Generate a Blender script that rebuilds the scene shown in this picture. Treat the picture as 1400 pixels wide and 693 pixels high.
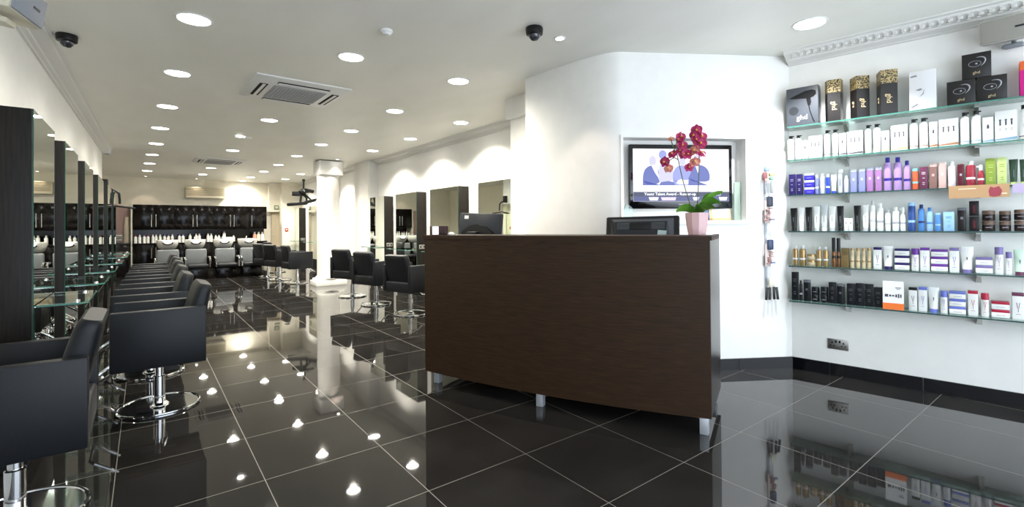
import bpy, bmesh, math, random
from mathutils import Matrix, Vector
for _o in list(bpy.data.objects): bpy.data.objects.remove(_o)
scene = bpy.context.scene
COL = scene.collection
R = math.radians
# ---------------------------------------------------------------- camera
EYE = 1.265
cam_d = bpy.data.cameras.new('camera'); cam = bpy.data.objects.new('camera', cam_d); COL.objects.link(cam)
cam_d.sensor_fit = 'HORIZONTAL'; cam_d.sensor_width = 36.0
cam_d.lens = 36.0 * 652 / 1400
cam_d.shift_y = (304.6 - 346.5) / 1400
cam_d.clip_start = 0.05; cam_d.clip_end = 100
TH, PIT, ROL = R(37.6), R(.44), R(.43)
# yaw, then pitch up, then a slight roll
cam.matrix_world = (Matrix.Translation((0, 0, EYE)) @ Matrix.Rotation(-TH, 4, 'Z') @ Matrix.Rotation(R(90) + PIT, 4, 'X') @ Matrix.Rotation(-ROL, 4, 'Z'))
scene.camera = cam
# ---------------------------------------------------------------- world, daylight from the shopfront, added ceiling fill, exposure
w = bpy.data.worlds.new('world'); scene.world = w; w.use_nodes = True
w.node_tree.nodes['Background'].inputs['Color'].default_value = (.72, .84, 1, 1)
w.node_tree.nodes['Background'].inputs['Strength'].default_value = 1.0
def area(name, loc, rot, sx, sy, power, color):
    d = bpy.data.lights.new(name, 'AREA'); d.shape = 'RECTANGLE'; d.size = sx; d.size_y = sy; d.energy = power; d.color = color
    o = bpy.data.objects.new(name, d); COL.objects.link(o); o.location = loc; o.rotation_euler = rot; return o
area('shopfront_daylight', (2.4, -1.9, 1.45), (R(90), 0, 0), 5.2, 2.3, 62, (.84, .92, 1))
area('ceiling_fill_light', (2.4, -2.1, .06), (R(150), 0, 0), 5.2, 1.2, 16, (.86, .93, 1))  # added lamp aimed up and inwards to brighten the ceiling
SPOT_POWER = 78; SPOT_COLOR = (1, .94, .82)
vs = scene.view_settings
vs.view_transform = 'Standard'; vs.look = 'None'; vs.gamma = 1; vs.use_curve_mapping = False
vs.exposure = 0.9

# ---------------------------------------------------------------- helpers
def tag(o, label=None, cat=None, group=None, kind=None):
    if label: o['label'] = label
    if cat: o['category'] = cat
    if group: o['group'] = group
    if kind: o['kind'] = kind
    return o
def thing(name, label, cat, loc=(0, 0, 0), rz=0, group=None):
    o = bpy.data.objects.new(name, None); COL.objects.link(o); o.empty_display_size = .05
    o.location = loc; o.rotation_euler = (0, 0, rz); return tag(o, label, cat, group)
def copy_tree(o, parent=None):
    c = o.copy(); COL.objects.link(c)
    if parent is not None: c.parent = parent
    for ch in list(o.children): copy_tree(ch, c)
    return c
class MB:
    def __init__(s): s.bm = bmesh.new()
    def _merge(s, b, M=None, mi=0, smooth=True):
        if M is not None: bmesh.ops.transform(b, matrix=M, verts=b.verts)
        for f in b.faces: f.material_index = mi
        me = bpy.data.meshes.new('t'); b.to_mesh(me); b.free(); s.bm.from_mesh(me); bpy.data.meshes.remove(me); return s
    def box(s, c, d, bev=0, M=None, mi=0, seg=2):
        b = bmesh.new(); bmesh.ops.create_cube(b, size=1)
        bmesh.ops.scale(b, vec=d, verts=b.verts)
        if bev: bmesh.ops.bevel(b, geom=list(b.edges), offset=min(bev, min(d) * .45), segments=seg, affect='EDGES', profile=.5)
        T = Matrix.Translation(c)
        return s._merge(b, (M @ T) if M is not None else T, mi)
    def lathe(s, prof, c=(0, 0, 0), seg=24, M=None, mi=0, cap=True):
        b = bmesh.new(); rings = []
        for r, z in prof:
            if r < 1e-5: rings.append([b.verts.new((0, 0, z))])
            else: rings.append([b.verts.new((r * math.cos(2 * math.pi * k / seg), r * math.sin(2 * math.pi * k / seg), z)) for k in range(seg)])
        for a, q in zip(rings, rings[1:]):
            for k in range(seg):
                k2 = (k + 1) % seg
                if len(a) == 1 and len(q) == 1: continue
                if len(a) == 1: b.faces.new((a[0], q[k2], q[k]))
                elif len(q) == 1: b.faces.new((a[k], a[k2], q[0]))
                else: b.faces.new((a[k], a[k2], q[k2], q[k]))
        if cap:
            if len(rings[0]) > 1: b.faces.new(rings[0][::-1])
            if len(rings[-1]) > 1: b.faces.new(rings[-1])
        bmesh.ops.recalc_face_normals(b, faces=b.faces)
        T = Matrix.Translation(c)
        return s._merge(b, (M @ T) if M is not None else T, mi)
    def cyl(s, p0, p1, r0, r1=None, seg=16, mi=0, M=None):
        p0, p1 = Vector(p0), Vector(p1); d = p1 - p0; L = d.length
        Q = Matrix.Translation(p0) @ d.to_track_quat('Z', 'Y').to_matrix().to_4x4()
        if M is not None: Q = M @ Q
        return s.lathe([(r0, 0), (r1 if r1 is not None else r0, L)], seg=seg, M=Q, mi=mi)
    def tube(s, pts, r, seg=8, mi=0, M=None, closed=False, taper=None):
        pts = [Vector(p) for p in pts]; n = len(pts); b = bmesh.new(); rings = []
        up = None
        for i, p in enumerate(pts):
            t = (pts[(i + 1) % n] - pts[i - 1]) if closed else (pts[min(i + 1, n - 1)] - pts[max(i - 1, 0)])
            t.normalize()
            if up is None: up = Vector((0, 0, 1)) if abs(t.z) < .9 else Vector((1, 0, 0))
            a = t.cross(up); a.normalize(); up = a.cross(t); up.normalize()
            rr = r * (taper(i / (n - 1)) if taper else 1)
            rings.append([b.verts.new(p + (a * math.cos(2 * math.pi * k / seg) + up * math.sin(2 * math.pi * k / seg)) * rr) for k in range(seg)])
        m = n if closed else n - 1
        for i in range(m):
            A, B = rings[i], rings[(i + 1) % n]
            for k in range(seg): b.faces.new((A[k], A[(k + 1) % seg], B[(k + 1) % seg], B[k]))
        if not closed: b.faces.new(rings[0][::-1]); b.faces.new(rings[-1])
        bmesh.ops.recalc_face_normals(b, faces=b.faces)
        return s._merge(b, M, mi)
    def prism(s, poly, z0, z1, M=None, mi=0, bev=0):
        b = bmesh.new(); lo = [b.verts.new((x, y, z0)) for x, y in poly]; hi = [b.verts.new((x, y, z1)) for x, y in poly]; n = len(poly)
        b.faces.new(lo[::-1]); b.faces.new(hi)
        for k in range(n): b.faces.new((lo[k], lo[(k + 1) % n], hi[(k + 1) % n], hi[k]))
        bmesh.ops.recalc_face_normals(b, faces=b.faces)
        if bev: bmesh.ops.bevel(b, geom=list(b.edges), offset=bev, segments=2, affect='EDGES')
        return s._merge(b, M, mi)
    def loft(s, rings, M=None, mi=0, caps=True):
        b = bmesh.new(); V = [[b.verts.new(p) for p in r] for r in rings]; n = len(V[0])
        for A, B in zip(V, V[1:]):
            for k in range(n): b.faces.new((A[k], A[(k + 1) % n], B[(k + 1) % n], B[k]))
        if caps: b.faces.new(V[0][::-1]); b.faces.new(V[-1])
        bmesh.ops.recalc_face_normals(b, faces=b.faces)
        return s._merge(b, M, mi)
    def quads(s, faces, M=None, mi=0):
        b = bmesh.new()
        for f in faces: b.faces.new([b.verts.new(p) for p in f])
        bmesh.ops.remove_doubles(b, verts=b.verts, dist=1e-5)
        return s._merge(b, M, mi)
    def build(s, name, mats, parent=None, loc=None, rz=None, ang=35):
        me = bpy.data.meshes.new(name); s.bm.to_mesh(me); s.bm.free()
        for m in (mats if isinstance(mats, (list, tuple)) else [mats]): me.materials.append(m)
        for p in me.polygons: p.use_smooth = True
        me.set_sharp_from_angle(angle=R(ang))
        o = bpy.data.objects.new(name, me); COL.objects.link(o)
        if parent is not None: o.parent = parent
        if loc is not None: o.location = loc
        if rz is not None: o.rotation_euler = (0, 0, rz)
        return o
def text_mesh(name, body, size, mat, M, parent=None, extrude=.0006, bold=0, align='CENTER'):
    cu = bpy.data.curves.new(name, 'FONT'); cu.body = body; cu.size = size; cu.extrude = extrude; cu.align_x = align; cu.align_y = 'CENTER'; cu.offset = bold
    cu.resolution_u = 3
    t = bpy.data.objects.new(name, cu); COL.objects.link(t)
    bpy.context.view_layer.update()
    me = bpy.data.meshes.new_from_object(t.evaluated_get(bpy.context.evaluated_depsgraph_get()))
    bpy.data.objects.remove(t); bpy.data.curves.remove(cu)
    me.transform(M); me.materials.clear(); me.materials.append(mat)
    o = bpy.data.objects.new(name, me); COL.objects.link(o)
    if parent is not None: o.parent = parent
    return o
# ---------------------------------------------------------------- materials
def srgb(h):
    h = h.lstrip('#'); v = [int(h[i:i + 2], 16) / 255 for i in (0, 2, 4)]
    return tuple(((c / 12.92) if c <= .04045 else ((c + .055) / 1.055) ** 2.4) for c in v) + (1,)
def mat(name, col, rough=.5, metal=0, spec=.5, trans=0, ior=1.45, emit=0, coat=0, alpha=1):
    m = bpy.data.materials.new(name); m.use_nodes = True; b = m.node_tree.nodes['Principled BSDF']
    c = srgb(col) if isinstance(col, str) else tuple(col) + (1,)
    b.inputs['Base Color'].default_value = c; b.inputs['Roughness'].default_value = rough; b.inputs['Metallic'].default_value = metal
    b.inputs['Specular IOR Level'].default_value = spec; b.inputs['Transmission Weight'].default_value = trans; b.inputs['IOR'].default_value = ior
    b.inputs['Coat Weight'].default_value = coat; b.inputs['Coat Roughness'].default_value = .05
    if emit: b.inputs['Emission Color'].default_value = c; b.inputs['Emission Strength'].default_value = emit
    return m
def noise_mat(name, c1, c2, scale=(1, 1, 1), nscale=5, rough=.5, spec=.5, bump=0, detail=4, lo=.35, hi=.65, coat=0):
    m = mat(name, c1, rough, spec=spec, coat=coat); nt = m.node_tree; N = nt.nodes; L = nt.links; b = N['Principled BSDF']
    tc = N.new('ShaderNodeTexCoord'); mp = N.new('ShaderNodeMapping'); mp.inputs['Scale'].default_value = scale
    no = N.new('ShaderNodeTexNoise'); no.inputs['Scale'].default_value = nscale; no.inputs['Detail'].default_value = detail
    cr = N.new('ShaderNodeValToRGB'); cr.color_ramp.elements[0].position = lo; cr.color_ramp.elements[1].position = hi
    cr.color_ramp.elements[0].color = srgb(c1); cr.color_ramp.elements[1].color = srgb(c2)
    L.new(tc.outputs['Object'], mp.inputs[0]); L.new(mp.outputs[0], no.inputs['Vector']); L.new(no.outputs[0], cr.inputs[0]); L.new(cr.outputs[0], b.inputs['Base Color'])
    if bump:
        bp = N.new('ShaderNodeBump'); bp.inputs['Strength'].default_value = bump; bp.inputs['Distance'].default_value = .002
        L.new(no.outputs[0], bp.inputs['Height']); L.new(bp.outputs[0], b.inputs['Normal'])
    return m
PAINT = noise_mat('white_paint', '#f1f0ec', '#f4f3ef', nscale=9, rough=.55, spec=.3, bump=.03)
WARM_LIT = noise_mat('warm_lit_paint', '#ebe5d4', '#eee9da', nscale=9, rough=.6, spec=.3, bump=.03)  # white wall paint with the back area's warm light put into its colour
CEIL = noise_mat('ceiling_paint', '#e9e8e0', '#efeee7', scale=(1, .35, 1), nscale=2.2, rough=.42, spec=.35, bump=.12)
PLASTER = mat('cornice_plaster', '#e2e1dd', .6)
WENGE_H = noise_mat('dark_oak_veneer', '#150d06', '#432d19', scale=(4, 4, 130), nscale=2.2, rough=.5, spec=.32, bump=.25, detail=6, lo=.25, hi=.8)
WENGE_V = noise_mat('dark_oak_vertical_grain', '#100e0b', '#221d18', scale=(45, 45, 2.0), nscale=2.2, rough=.5, spec=.3, bump=.2, detail=5)
GLOSSBLACK = mat('gloss_black_laminate', '#0c0908', .13, spec=.28)
CHROME = mat('chrome', (.82, .83, .85), .07, metal=1)
STEEL = mat('brushed_steel', (.55, .54, .52), .3, metal=1)
SILVERFOOT = mat('satin_aluminium', '#c9ced6', .35, metal=.5)
VINYL = noise_mat('charcoal_vinyl', '#0e1015', '#12151a', nscale=180, rough=.45, spec=.4, bump=.12)
MIRROR = mat('mirror_glass', (.82, .86, .80), .0, metal=1)
GLASSEDGE = mat('green_glass_edge', '#36594c', .1, spec=.5, trans=.2)
GLASS = mat('shelf_glass', (.80, .95, .90), .02, trans=1, ior=1.45)
BLACKPL = mat('black_plastic', '#0c0d0f', .35)
DARKGREY = mat('dark_grey_plastic', '#23262b', .4)
WHITEPL = mat('white_plastic', '#e8e8e6', .35)
BEIGEPL = mat('cream_plastic', '#cfc9b4', .45)
GREYPL = mat('grey_plastic', '#7d8288', .45)
BLACKTILE = mat('black_skirting_tile', '#0b0c10', .06, spec=.6)
CERAMIC = mat('white_ceramic', '#ecebe6', .12, spec=.6)
SILVERVINYL = mat('silver_vinyl', '#6e7275', .38, spec=.5)
LAMP = mat('lamp_diffuser', (1, .97, .9), .5, emit=14)
DARKVOID = mat('vent_dark', '#15130f', .8)

def floor_material():
    m = mat('polished_black_porcelain', '#101011', .035, spec=.62); nt = m.node_tree; N = nt.nodes; L = nt.links; b = N['Principled BSDF']
    tc = N.new('ShaderNodeTexCoord'); sp = N.new('ShaderNodeSeparateXYZ'); L.new(tc.outputs['Object'], sp.inputs[0])
    def m2(op, a, bb, clamp=False):
        n = N.new('ShaderNodeMath'); n.operation = op; n.use_clamp = clamp
        for i, v in enumerate((a, bb)):
            if v is None: continue
            if isinstance(v, (int, float)): n.inputs[i].default_value = v
            else: L.new(v, n.inputs[i])
        return n.outputs[0]
    ds = []; ids = []
    for ax, off in ((0, .478), (1, .27)):
        t = m2('DIVIDE', m2('SUBTRACT', sp.outputs[ax], off), .6)
        ids.append(m2('FLOOR', t, None)); f = m2('FRACT', t, None)
        ds.append(m2('SUBTRACT', .5, m2('ABSOLUTE', m2('SUBTRACT', f, .5), None)))
    g = m2('LESS_THAN', m2('MINIMUM', ds[0], ds[1]), .0034)
    no = N.new('ShaderNodeTexNoise'); no.inputs['Scale'].default_value = 2.5; no.inputs['Detail'].default_value = 6; L.new(tc.outputs['Object'], no.inputs['Vector'])
    cr = N.new('ShaderNodeValToRGB'); cr.color_ramp.elements[0].position = .3; cr.color_ramp.elements[1].position = .75
    cr.color_ramp.elements[0].color = srgb('#1c1b1a'); cr.color_ramp.elements[1].color = srgb('#2b2927'); L.new(no.outputs[0], cr.inputs[0])
    mx = N.new('ShaderNodeMix'); mx.data_type = 'RGBA'; L.new(g, mx.inputs['Factor']); L.new(cr.outputs[0], mx.inputs[6]); mx.inputs[7].default_value = srgb('#6f6c64')
    L.new(mx.outputs[2], b.inputs['Base Color'])
    r = m2('ADD', m2('MULTIPLY', g, .4), .03); L.new(r, b.inputs['Roughness'])
    # each tile lies very slightly out of plane
    wn = N.new('ShaderNodeTexWhiteNoise'); cb = N.new('ShaderNodeCombineXYZ'); L.new(ids[0], cb.inputs[0]); L.new(ids[1], cb.inputs[1]); L.new(cb.outputs[0], wn.inputs['Vector'])
    vm = N.new('ShaderNodeVectorMath'); vm.operation = 'SUBTRACT'; L.new(wn.outputs['Color'], vm.inputs[0]); vm.inputs[1].default_value = (.5, .5, .5)
    v2 = N.new('ShaderNodeVectorMath'); v2.operation = 'SCALE'; L.new(vm.outputs[0], v2.inputs[0]); v2.inputs['Scale'].default_value = .004
    ge = N.new('ShaderNodeNewGeometry'); v3 = N.new('ShaderNodeVectorMath'); v3.operation = 'ADD'; L.new(ge.outputs['Normal'], v3.inputs[0]); L.new(v2.outputs[0], v3.inputs[1])
    v4 = N.new('ShaderNodeVectorMath'); v4.operation = 'NORMALIZE'; L.new(v3.outputs[0], v4.inputs[0]); L.new(v4.outputs[0], b.inputs['Normal'])
    return m
FLOOR = floor_material()

# ---------------------------------------------------------------- room shell
HC = 2.755
def struct(o): o['kind'] = 'structure'; return o
def slab(name, x0, x1, y0, y1, z0, z1, m): return struct(MB().box(((x0 + x1) / 2, (y0 + y1) / 2, (z0 + z1) / 2), (x1 - x0, y1 - y0, z1 - z0)).build(name, m))
slab('floor', -2.4, 6.2, -2.2, 18.2, -.1, 0, FLOOR)
slab('ceiling', -2.4, 6.2, -2.2, 18.2, HC, HC + .1, CEIL)
def XL(y): return -.767 + .0133 * y          # left wall face
struct(MB().prism([(XL(-2.2), -2.2), (XL(11.4), 11.4), (-2.4, 11.4), (-2.4, -2.2)], 0, HC).build('wall_left', PAINT))
slab('wall_left_washing_area', -2.4, -2.2, 11.4, 18, 0, HC, WARM_LIT)
slab('wall_back', -2.4, 6.2, 17.3, 17.5, 0, HC, WARM_LIT)
slab('wall_right_salon', 4.13, 4.35, 4.4, 17.3, 0, HC, PAINT)
# corner where the shop turns: curved wall with the television niche
WA = Vector((3.24, 2.65)); WC = Vector((4.53, 1.84)); WD = (WC - WA).normalized(); WN = Vector((-WD.y, WD.x))   # WN points into the wall
if WN.y < 0: WN = -WN
def wp(s, off=0): return WA + WD * s + WN * off
LW = (WC - WA).length
curve = [(3.055, 3.73), (3.056, 3.6), (3.06, 3.45), (3.07, 3.3), (3.083, 3.15), (3.10, 3.0), (3.125, 2.87), (3.155, 2.77), (3.2, 2.684)]
def strip(pts, z0, z1): return [[(a[0], a[1], z0), (b[0], b[1], z0), (b[0], b[1], z1), (a[0], a[1], z1)] for a, b in zip(pts, pts[1:])]
NS0, NS1, NZ0, NZ1, ND = .003, 1.105, 1.302, 2.02, .14
wm = MB(); fs = strip(curve + [tuple(wp(NS0))], 0, HC)
fs += strip([tuple(wp(NS0)), tuple(wp(NS1))], 0, NZ0) + strip([tuple(wp(NS0)), tuple(wp(NS1))], NZ1, HC) + strip([tuple(wp(NS1)), tuple(wp(LW))], 0, HC)
def q3(s, o, z): p = wp(s, o); return (p.x, p.y, z)
fs += [[q3(NS0, 0, NZ0), q3(NS1, 0, NZ0), q3(NS1, ND, NZ0), q3(NS0, ND, NZ0)], [q3(NS0, 0, NZ1), q3(NS1, 0, NZ1), q3(NS1, ND, NZ1), q3(NS0, ND, NZ1)],
       [q3(NS0, 0, NZ0), q3(NS0, 0, NZ1), q3(NS0, ND, NZ1), q3(NS0, ND, NZ0)], [q3(NS1, 0, NZ0), q3(NS1, 0, NZ1), q3(NS1, ND, NZ1), q3(NS1, ND, NZ0)],
       [q3(NS0, ND, NZ0), q3(NS1, ND, NZ0), q3(NS1, ND, NZ1), q3(NS0, ND, NZ1)]]
fs += strip([(3.055, 3.73), (3.45, 3.73)], 0, HC) + strip([tuple(wp(LW)), (4.53, 3.9), (3.45, 3.9), (3.45, 3.73)], 0, HC)
wm.quads(fs); struct(wm.build('wall_niche', PAINT, ang=30))
struct(MB().prism([(3.42, 3.75), (3.42, 4.46), (4.16, 4.46), (4.16, 3.75)], 0, 2.52).box(((3.36 + 4.16) / 2, 4.1, 2.637), (.8, .74, .234)).build('wall_pier', PAINT))
UR = Vector((.155, -.988)).normalized(); NR = Vector((-.988, -.155)).normalized()
def rp(t, off=0): p = WC + UR * t + NR * off; return (p.x, p.y)
struct(MB().prism([rp(-.0), rp(4.1), rp(4.1, -.2), rp(-.0, -.2)], 0, HC).build('wall_right', PAINT))
# niche lip
s_ = MB()
for a, b, c, d in ((NS0 - .022, NS1 + .022, NZ1, NZ1 + .022), (NS0 - .022, NS1 + .03, NZ0 - .024, NZ0 + .002), (NS0 - .022, NS0, NZ0, NZ1), (NS1, NS1 + .022, NZ0, NZ1)):
    s_.prism([tuple(wp(a, .001)), tuple(wp(b, .001)), tuple(wp(b, -.012)), tuple(wp(a, -.012))], c, d)
struct(s_.build('trim_1', PAINT))
# skirting tiles along the niche wall and the shelf wall
def skirt(name, f, L, step, off0):
    m = MB(); t = 0
    while t < L:
        t2 = min(t + (off0 if t == 0 else step), L)
        m.prism([f(t + .0015, .0), f(t2 - .0015, .0), f(t2 - .0015, .012), f(t + .0015, .012)], .0, .1)
        t = t2
    return struct(m.build(name, BLACKTILE))
skirt('baseboard_niche', lambda t, o: tuple(wp(t, -o)), LW, .6, .42)
skirt('baseboard_right', lambda t, o: rp(t, o), 4.0, .597, .28)
# cornices
def cornice(name, p0, p1, n, prof, m=PLASTER, extra=None):
    b = MB(); n = Vector(n).normalized(); rings = []
    for p in (p0, p1):
        rings.append([(p[0] + n.x * o, p[1] + n.y * o, HC - d) for o, d in prof])
    b.loft(rings)
    if extra: extra(b)
    return struct(b.build(name, m, ang=25))
PR = [(0, 0), (.15, 0), (.15, .012), (.125, .016), (.12, .03), (.085, .045), (.05, .055), (.045, .07), (.02, .08), (.018, .095), (0, .097)]
cornice('trim_2', (XL(-2.2), -2.2), (XL(11.42), 11.42), (1, 0), PR)
cornice('trim_3', (4.13, 4.46), (4.13, 10.25), (-1, 0), PR)
cornice('trim_4', (4.13, 11.1), (4.13, 17.3), (-1, 0), PR)
def leaves(b):
    t = .06
    while t < 3.9:
        for k, (o, d, s) in enumerate(((.16, .031, .014), (.14, .043, .022), (.12, .054, .016))):
            p = rp(t + (.012 if k == 1 else 0), o)
            b.box((p[0], p[1], HC - d), (s, s * 1.3, s), .006, mi=0)
        t += .052
PR2 = [(0, 0), (.205, 0), (.205, .01), (.17, .012), (.165, .026), (.11, .052), (.09, .055), (.085, .066), (.03, .08), (.02, .09), (0, .092)]
cornice('trim_5', rp(0), rp(4.0), NR, PR2, extra=leaves)
# pilaster and back-right lobby
struct(MB().box((4.03, 10.68, HC / 2), (.26, .85, HC)).build('wall_pilaster', PAINT))
struct(MB().box((3.84, 17.05, HC / 2), (.62, .5, HC)).box((3.40, 17.2, 2.28), (.4, .2, .95)).build('wall_back_lobby', WARM_LIT))
dd = MB().box((3.42, 17.26, .92), (.24, .04, 1.82)); d_ = struct(dd.build('door_1', mat('beige_door', '#b9ad94', .5)))
h_ = MB(); h_.cyl((3.34, 17.2, 1.0), (3.34, 17.2, 1.12), .008); h_.build('door_handle', CHROME, d_)

# ---------------------------------------------------------------- round column with square base
p = thing('column', 'tall white round column with square stepped base, standing in the salon', 'column', (3.25, 10.95, 0))
MB().box((0, 0, .055), (.66, .5, .11), .008).box((0, 0, .13), (.58, .44, .05), .012).lathe([(.27, .15), (.275, .17), (.27, .19), (.245, .2), (.245, .22)], seg=40).build('base', PAINT, p)
MB().lathe([(.238, .2), (.24, .24), (.236, 2.43)], seg=48).build('shaft', PAINT, p)
MB().box((.0, 0, 2.58), (.5, .52, .3), .004).lathe([(.238, 2.4), (.25, 2.42), (.25, 2.44)], seg=40).build('capital', PAINT, p)

# ---------------------------------------------------------------- downlights
def downlight(x, y, label, r=.1, power=SPOT_POWER, color=SPOT_COLOR, angle=125, blend=.35, group='recessed ceiling downlights'):
    if angle == 125: angle, blend = 160, 1.0
    t = thing('downlight', label, 'ceiling light', (x, y, HC), 0, group)
    MB().lathe([(r, 0), (r, -.004), (r + .004, -.007), (r + .014, -.006), (r + .016, 0)], seg=32, cap=False).build('trim_ring', WHITEPL, t)
    MB().lathe([(0, -.002), (r, -.002)], seg=32, cap=False).build('diffuser', LAMP, t)
    d = bpy.data.lights.new('bulb', 'SPOT'); d.energy = power; d.color = color; d.spot_size = R(angle); d.spot_blend = blend; d.shadow_soft_size = .05
    o = bpy.data.objects.new('bulb', d); COL.objects.link(o); o.parent = t; o.location = (0, 0, -.02)
    return t
ORD = ['nearest', 'second', 'third', 'fourth', 'fifth', 'sixth', 'seventh', 'eighth', 'ninth']
rows = [('row along the left wall', [(.28, 4.05), (.25, 5.55), (.22, 7.13), (.18, 8.72), (.16, 10.34), (.12, 11.91), (.09, 13.55), (.05, 15.29)]),
        ('row of the two air conditioning cassettes', [(1.43, 4.14), (1.36, 7.23), (1.33, 10.44), (1.29, 13.75), (1.26, 15.5)]),
        ('middle row left of the column', [(2.54, 4.18), (2.54, 5.74), (2.52, 7.31), (2.5, 8.81), (2.49, 10.49), (2.49, 12.21), (2.48, 13.86), (2.45, 15.64), (2.42, 16.95)]),
        ('row along the right salon wall', [(3.58, 5.83), (3.55, 7.4), (3.5, 8.96), (3.42, 12.22), (3.4, 13.94), (3.38, 15.63)])]
for rn, L_ in rows:
    for i, (x, y) in enumerate(L_): downlight(x, y, f'round ceiling downlight, {ORD[i]} from the camera in the {rn}', power=SPOT_POWER * (1.35 if 'right' in rn else .62 if 'left wall' in rn else 1.12), angle=134 if 'right' in rn else 125, blend=.55 if 'right' in rn else .35)
downlight(3.91, 1.44, 'large round ceiling downlight near the product shelves and leaf cornice', power=105, color=(.95, .96, 1), angle=118)
for x, y, l in ((2.61, 2.75, 'small halogen ceiling spot beside the black dome camera, above the reception desk'), (3.33, 10.55, 'small halogen ceiling spot lighting the round column'),
                (.02, 16.9, 'small halogen ceiling spot above the left end of the wash basins'), (1.22, 16.95, 'small halogen ceiling spot in front of the back wall grille')):
    downlight(x, y, l, r=.032, power=7 if y > 12 else 14, color=(1, .80, .66), angle=85, blend=.3)
# ---------------------------------------------------------------- ceiling air conditioning cassettes
def cassette(y, label):
    t = thing('ceiling_air_conditioner', label, 'air conditioner', (1.3, y, HC), R(1.5))
    fr = MB(); S = .46
    fr.loft([[(-S, -S, -.0), (S, -S, 0), (S, S, 0), (-S, S, 0)], [(-S, -S, -.012), (S, -S, -.012), (S, S, -.012), (-S, S, -.012)], [(-S + .05, -S + .05, -.035), (S - .05, -S + .05, -.035), (S - .05, S - .05, -.035), (-S + .05, S - .05, -.035)]])
    fr.build('panel', WHITEPL, t)
    for k in range(4):
        M = Matrix.Rotation(k * math.pi / 2, 4, 'Z')
        o = MB().box((0, -.355, -.036), (.5, .075, .006), M=M).build('air_slot', DARKVOID, t)
        MB().box((0, -.352, -.043), (.49, .03, .006), .002, M=M @ Matrix.Rotation(0, 4, 'X')).build('flap', WHITEPL, o)
    g = MB().box((0, 0, -.038), (.52, .52, .008), .002)
    for k in range(16):
        v = -.24 + k * .032; g.box((v, 0, -.044), (.006, .5, .006)).box((0, v, -.044), (.5, .006, .006))
    g.build('intake_grille', mat('grille_grey', '#a9aaa9', .6), t)
    return t
cassette(5.55, 'large square white ceiling air conditioner with four slots, nearer one')
cassette(12.15, 'square white ceiling air conditioner farther down the salon')
t = thing('wall_air_conditioner', 'cream slatted air conditioning unit high on the back wall above the cupboards', 'air conditioner', (1.47, 17.3, 2.36))
MB().box((0, -.1, 0), (1.04, .2, .34), .02).build('casing', BEIGEPL, t)
g = MB()
for k in range(7): g.box((0, -.202, .13 - k * .034), (.98, .01, .016), .003)
g.build('louvre', mat('louvre_tan', '#a89f83', .5), t)
MB().box((0, -.203, -.135), (.98, .012, .05), .004).build('outlet_flap', BEIGEPL, t)

# ---------------------------------------------------------------- detectors and cameras
def dome(x, y, label):
    t = thing('dome_camera', label, 'camera', (x, y, HC))
    MB().lathe([(.062, 0), (.066, -.01), (.062, -.05), (.045, -.056), (0, -.056)], seg=28).build('housing', BLACKPL, t)
    MB().lathe([(.042, -.055), (.038, -.075), (.022, -.092), (0, -.098)], seg=24).build('lens_dome', mat('smoked_dome', '#303238', .05, spec=.8), t)
dome(2.32, 2.72, 'black dome security camera on the ceiling above the reception desk')
dome(-.47, 4.95, 'black dome security camera on the ceiling beside the left wall speaker')
t = thing('ceiling_fitting', 'small round white smoke detector on the ceiling above the front of the salon', 'smoke detector', (1.45, 3.42, HC))
MB().lathe([(.045, 0), (.045, -.015), (.035, -.022), (.03, -.035), (.012, -.04), (0, -.04)], seg=24).build('body', WHITEPL, t)
MB().lathe([(.031, -.024), (.031, -.03)], seg=24).build('sensor_ring', GREYPL, t)
t = thing('ceiling_fitting', 'white smoke detector with a lit lamp on the ceiling between the two air conditioners', 'smoke detector', (1.33, 8.76, HC))
MB().lathe([(.06, 0), (.06, -.02), (.05, -.03), (0, -.036)], seg=24).build('body', WHITEPL, t)
MB().lathe([(0, -.012), (.045, -.012), (.045, 0)], c=(-.12, .0, 0), seg=20).build('lamp', LAMP, t)
t = thing('ceiling_fitting', 'small box with dark underside added as end cap of the left cornice', 'trim', (XL(11) + .07, 11.46, HC - .05))  # box added as the dark end cap of the cornice
MB().box((0, 0, 0), (.12, .07, .1), .01).build('body', WHITEPL, t); MB().box((0, 0, -.052), (.06, .05, .01), .004).build('dark_underside', DARKGREY, t)

# ---------------------------------------------------------------- loudspeakers
def speaker(loc, rot, label, side):
    t = thing('wall_speaker', label, 'speaker', loc); t.rotation_euler = rot
    # local: grille looks along +x, long side along y
    MB().box((0, 0, 0), (.12, .31, .165), .018).build('cabinet', BEIGEPL if side == 'L' else mat('pale_grey_cabinet', '#bdbab2', .5), t)
    MB().box((.062, 0, 0), (.012, .285, .145), .008).build('grille', mat('speaker_grille_' + side, '#8e939d' if side == 'L' else '#9a978f', .7), t)
    MB().box((.0695, .05, .0), (.002, .06, .012)).build('badge', DARKGREY, t)
    b = MB().box((-.07, .0, -.115), (.16, .1, .03), .01); b.cyl((-.06, 0, -.1), (-.16, 0, -.03), .012); b.build('bracket', BEIGEPL if side == 'L' else GREYPL, t)
speaker((-.52, 3.42, 2.42), (0, R(9), R(-14)), 'cream wall speaker on a bracket at the top of the left wall', 'L')
q = rp(1.36, .16)
speaker((q[0], q[1], 2.565), (0, R(12), R(189 - 8)), 'grey wall speaker on a bracket above the product shelves', 'R')

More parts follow.
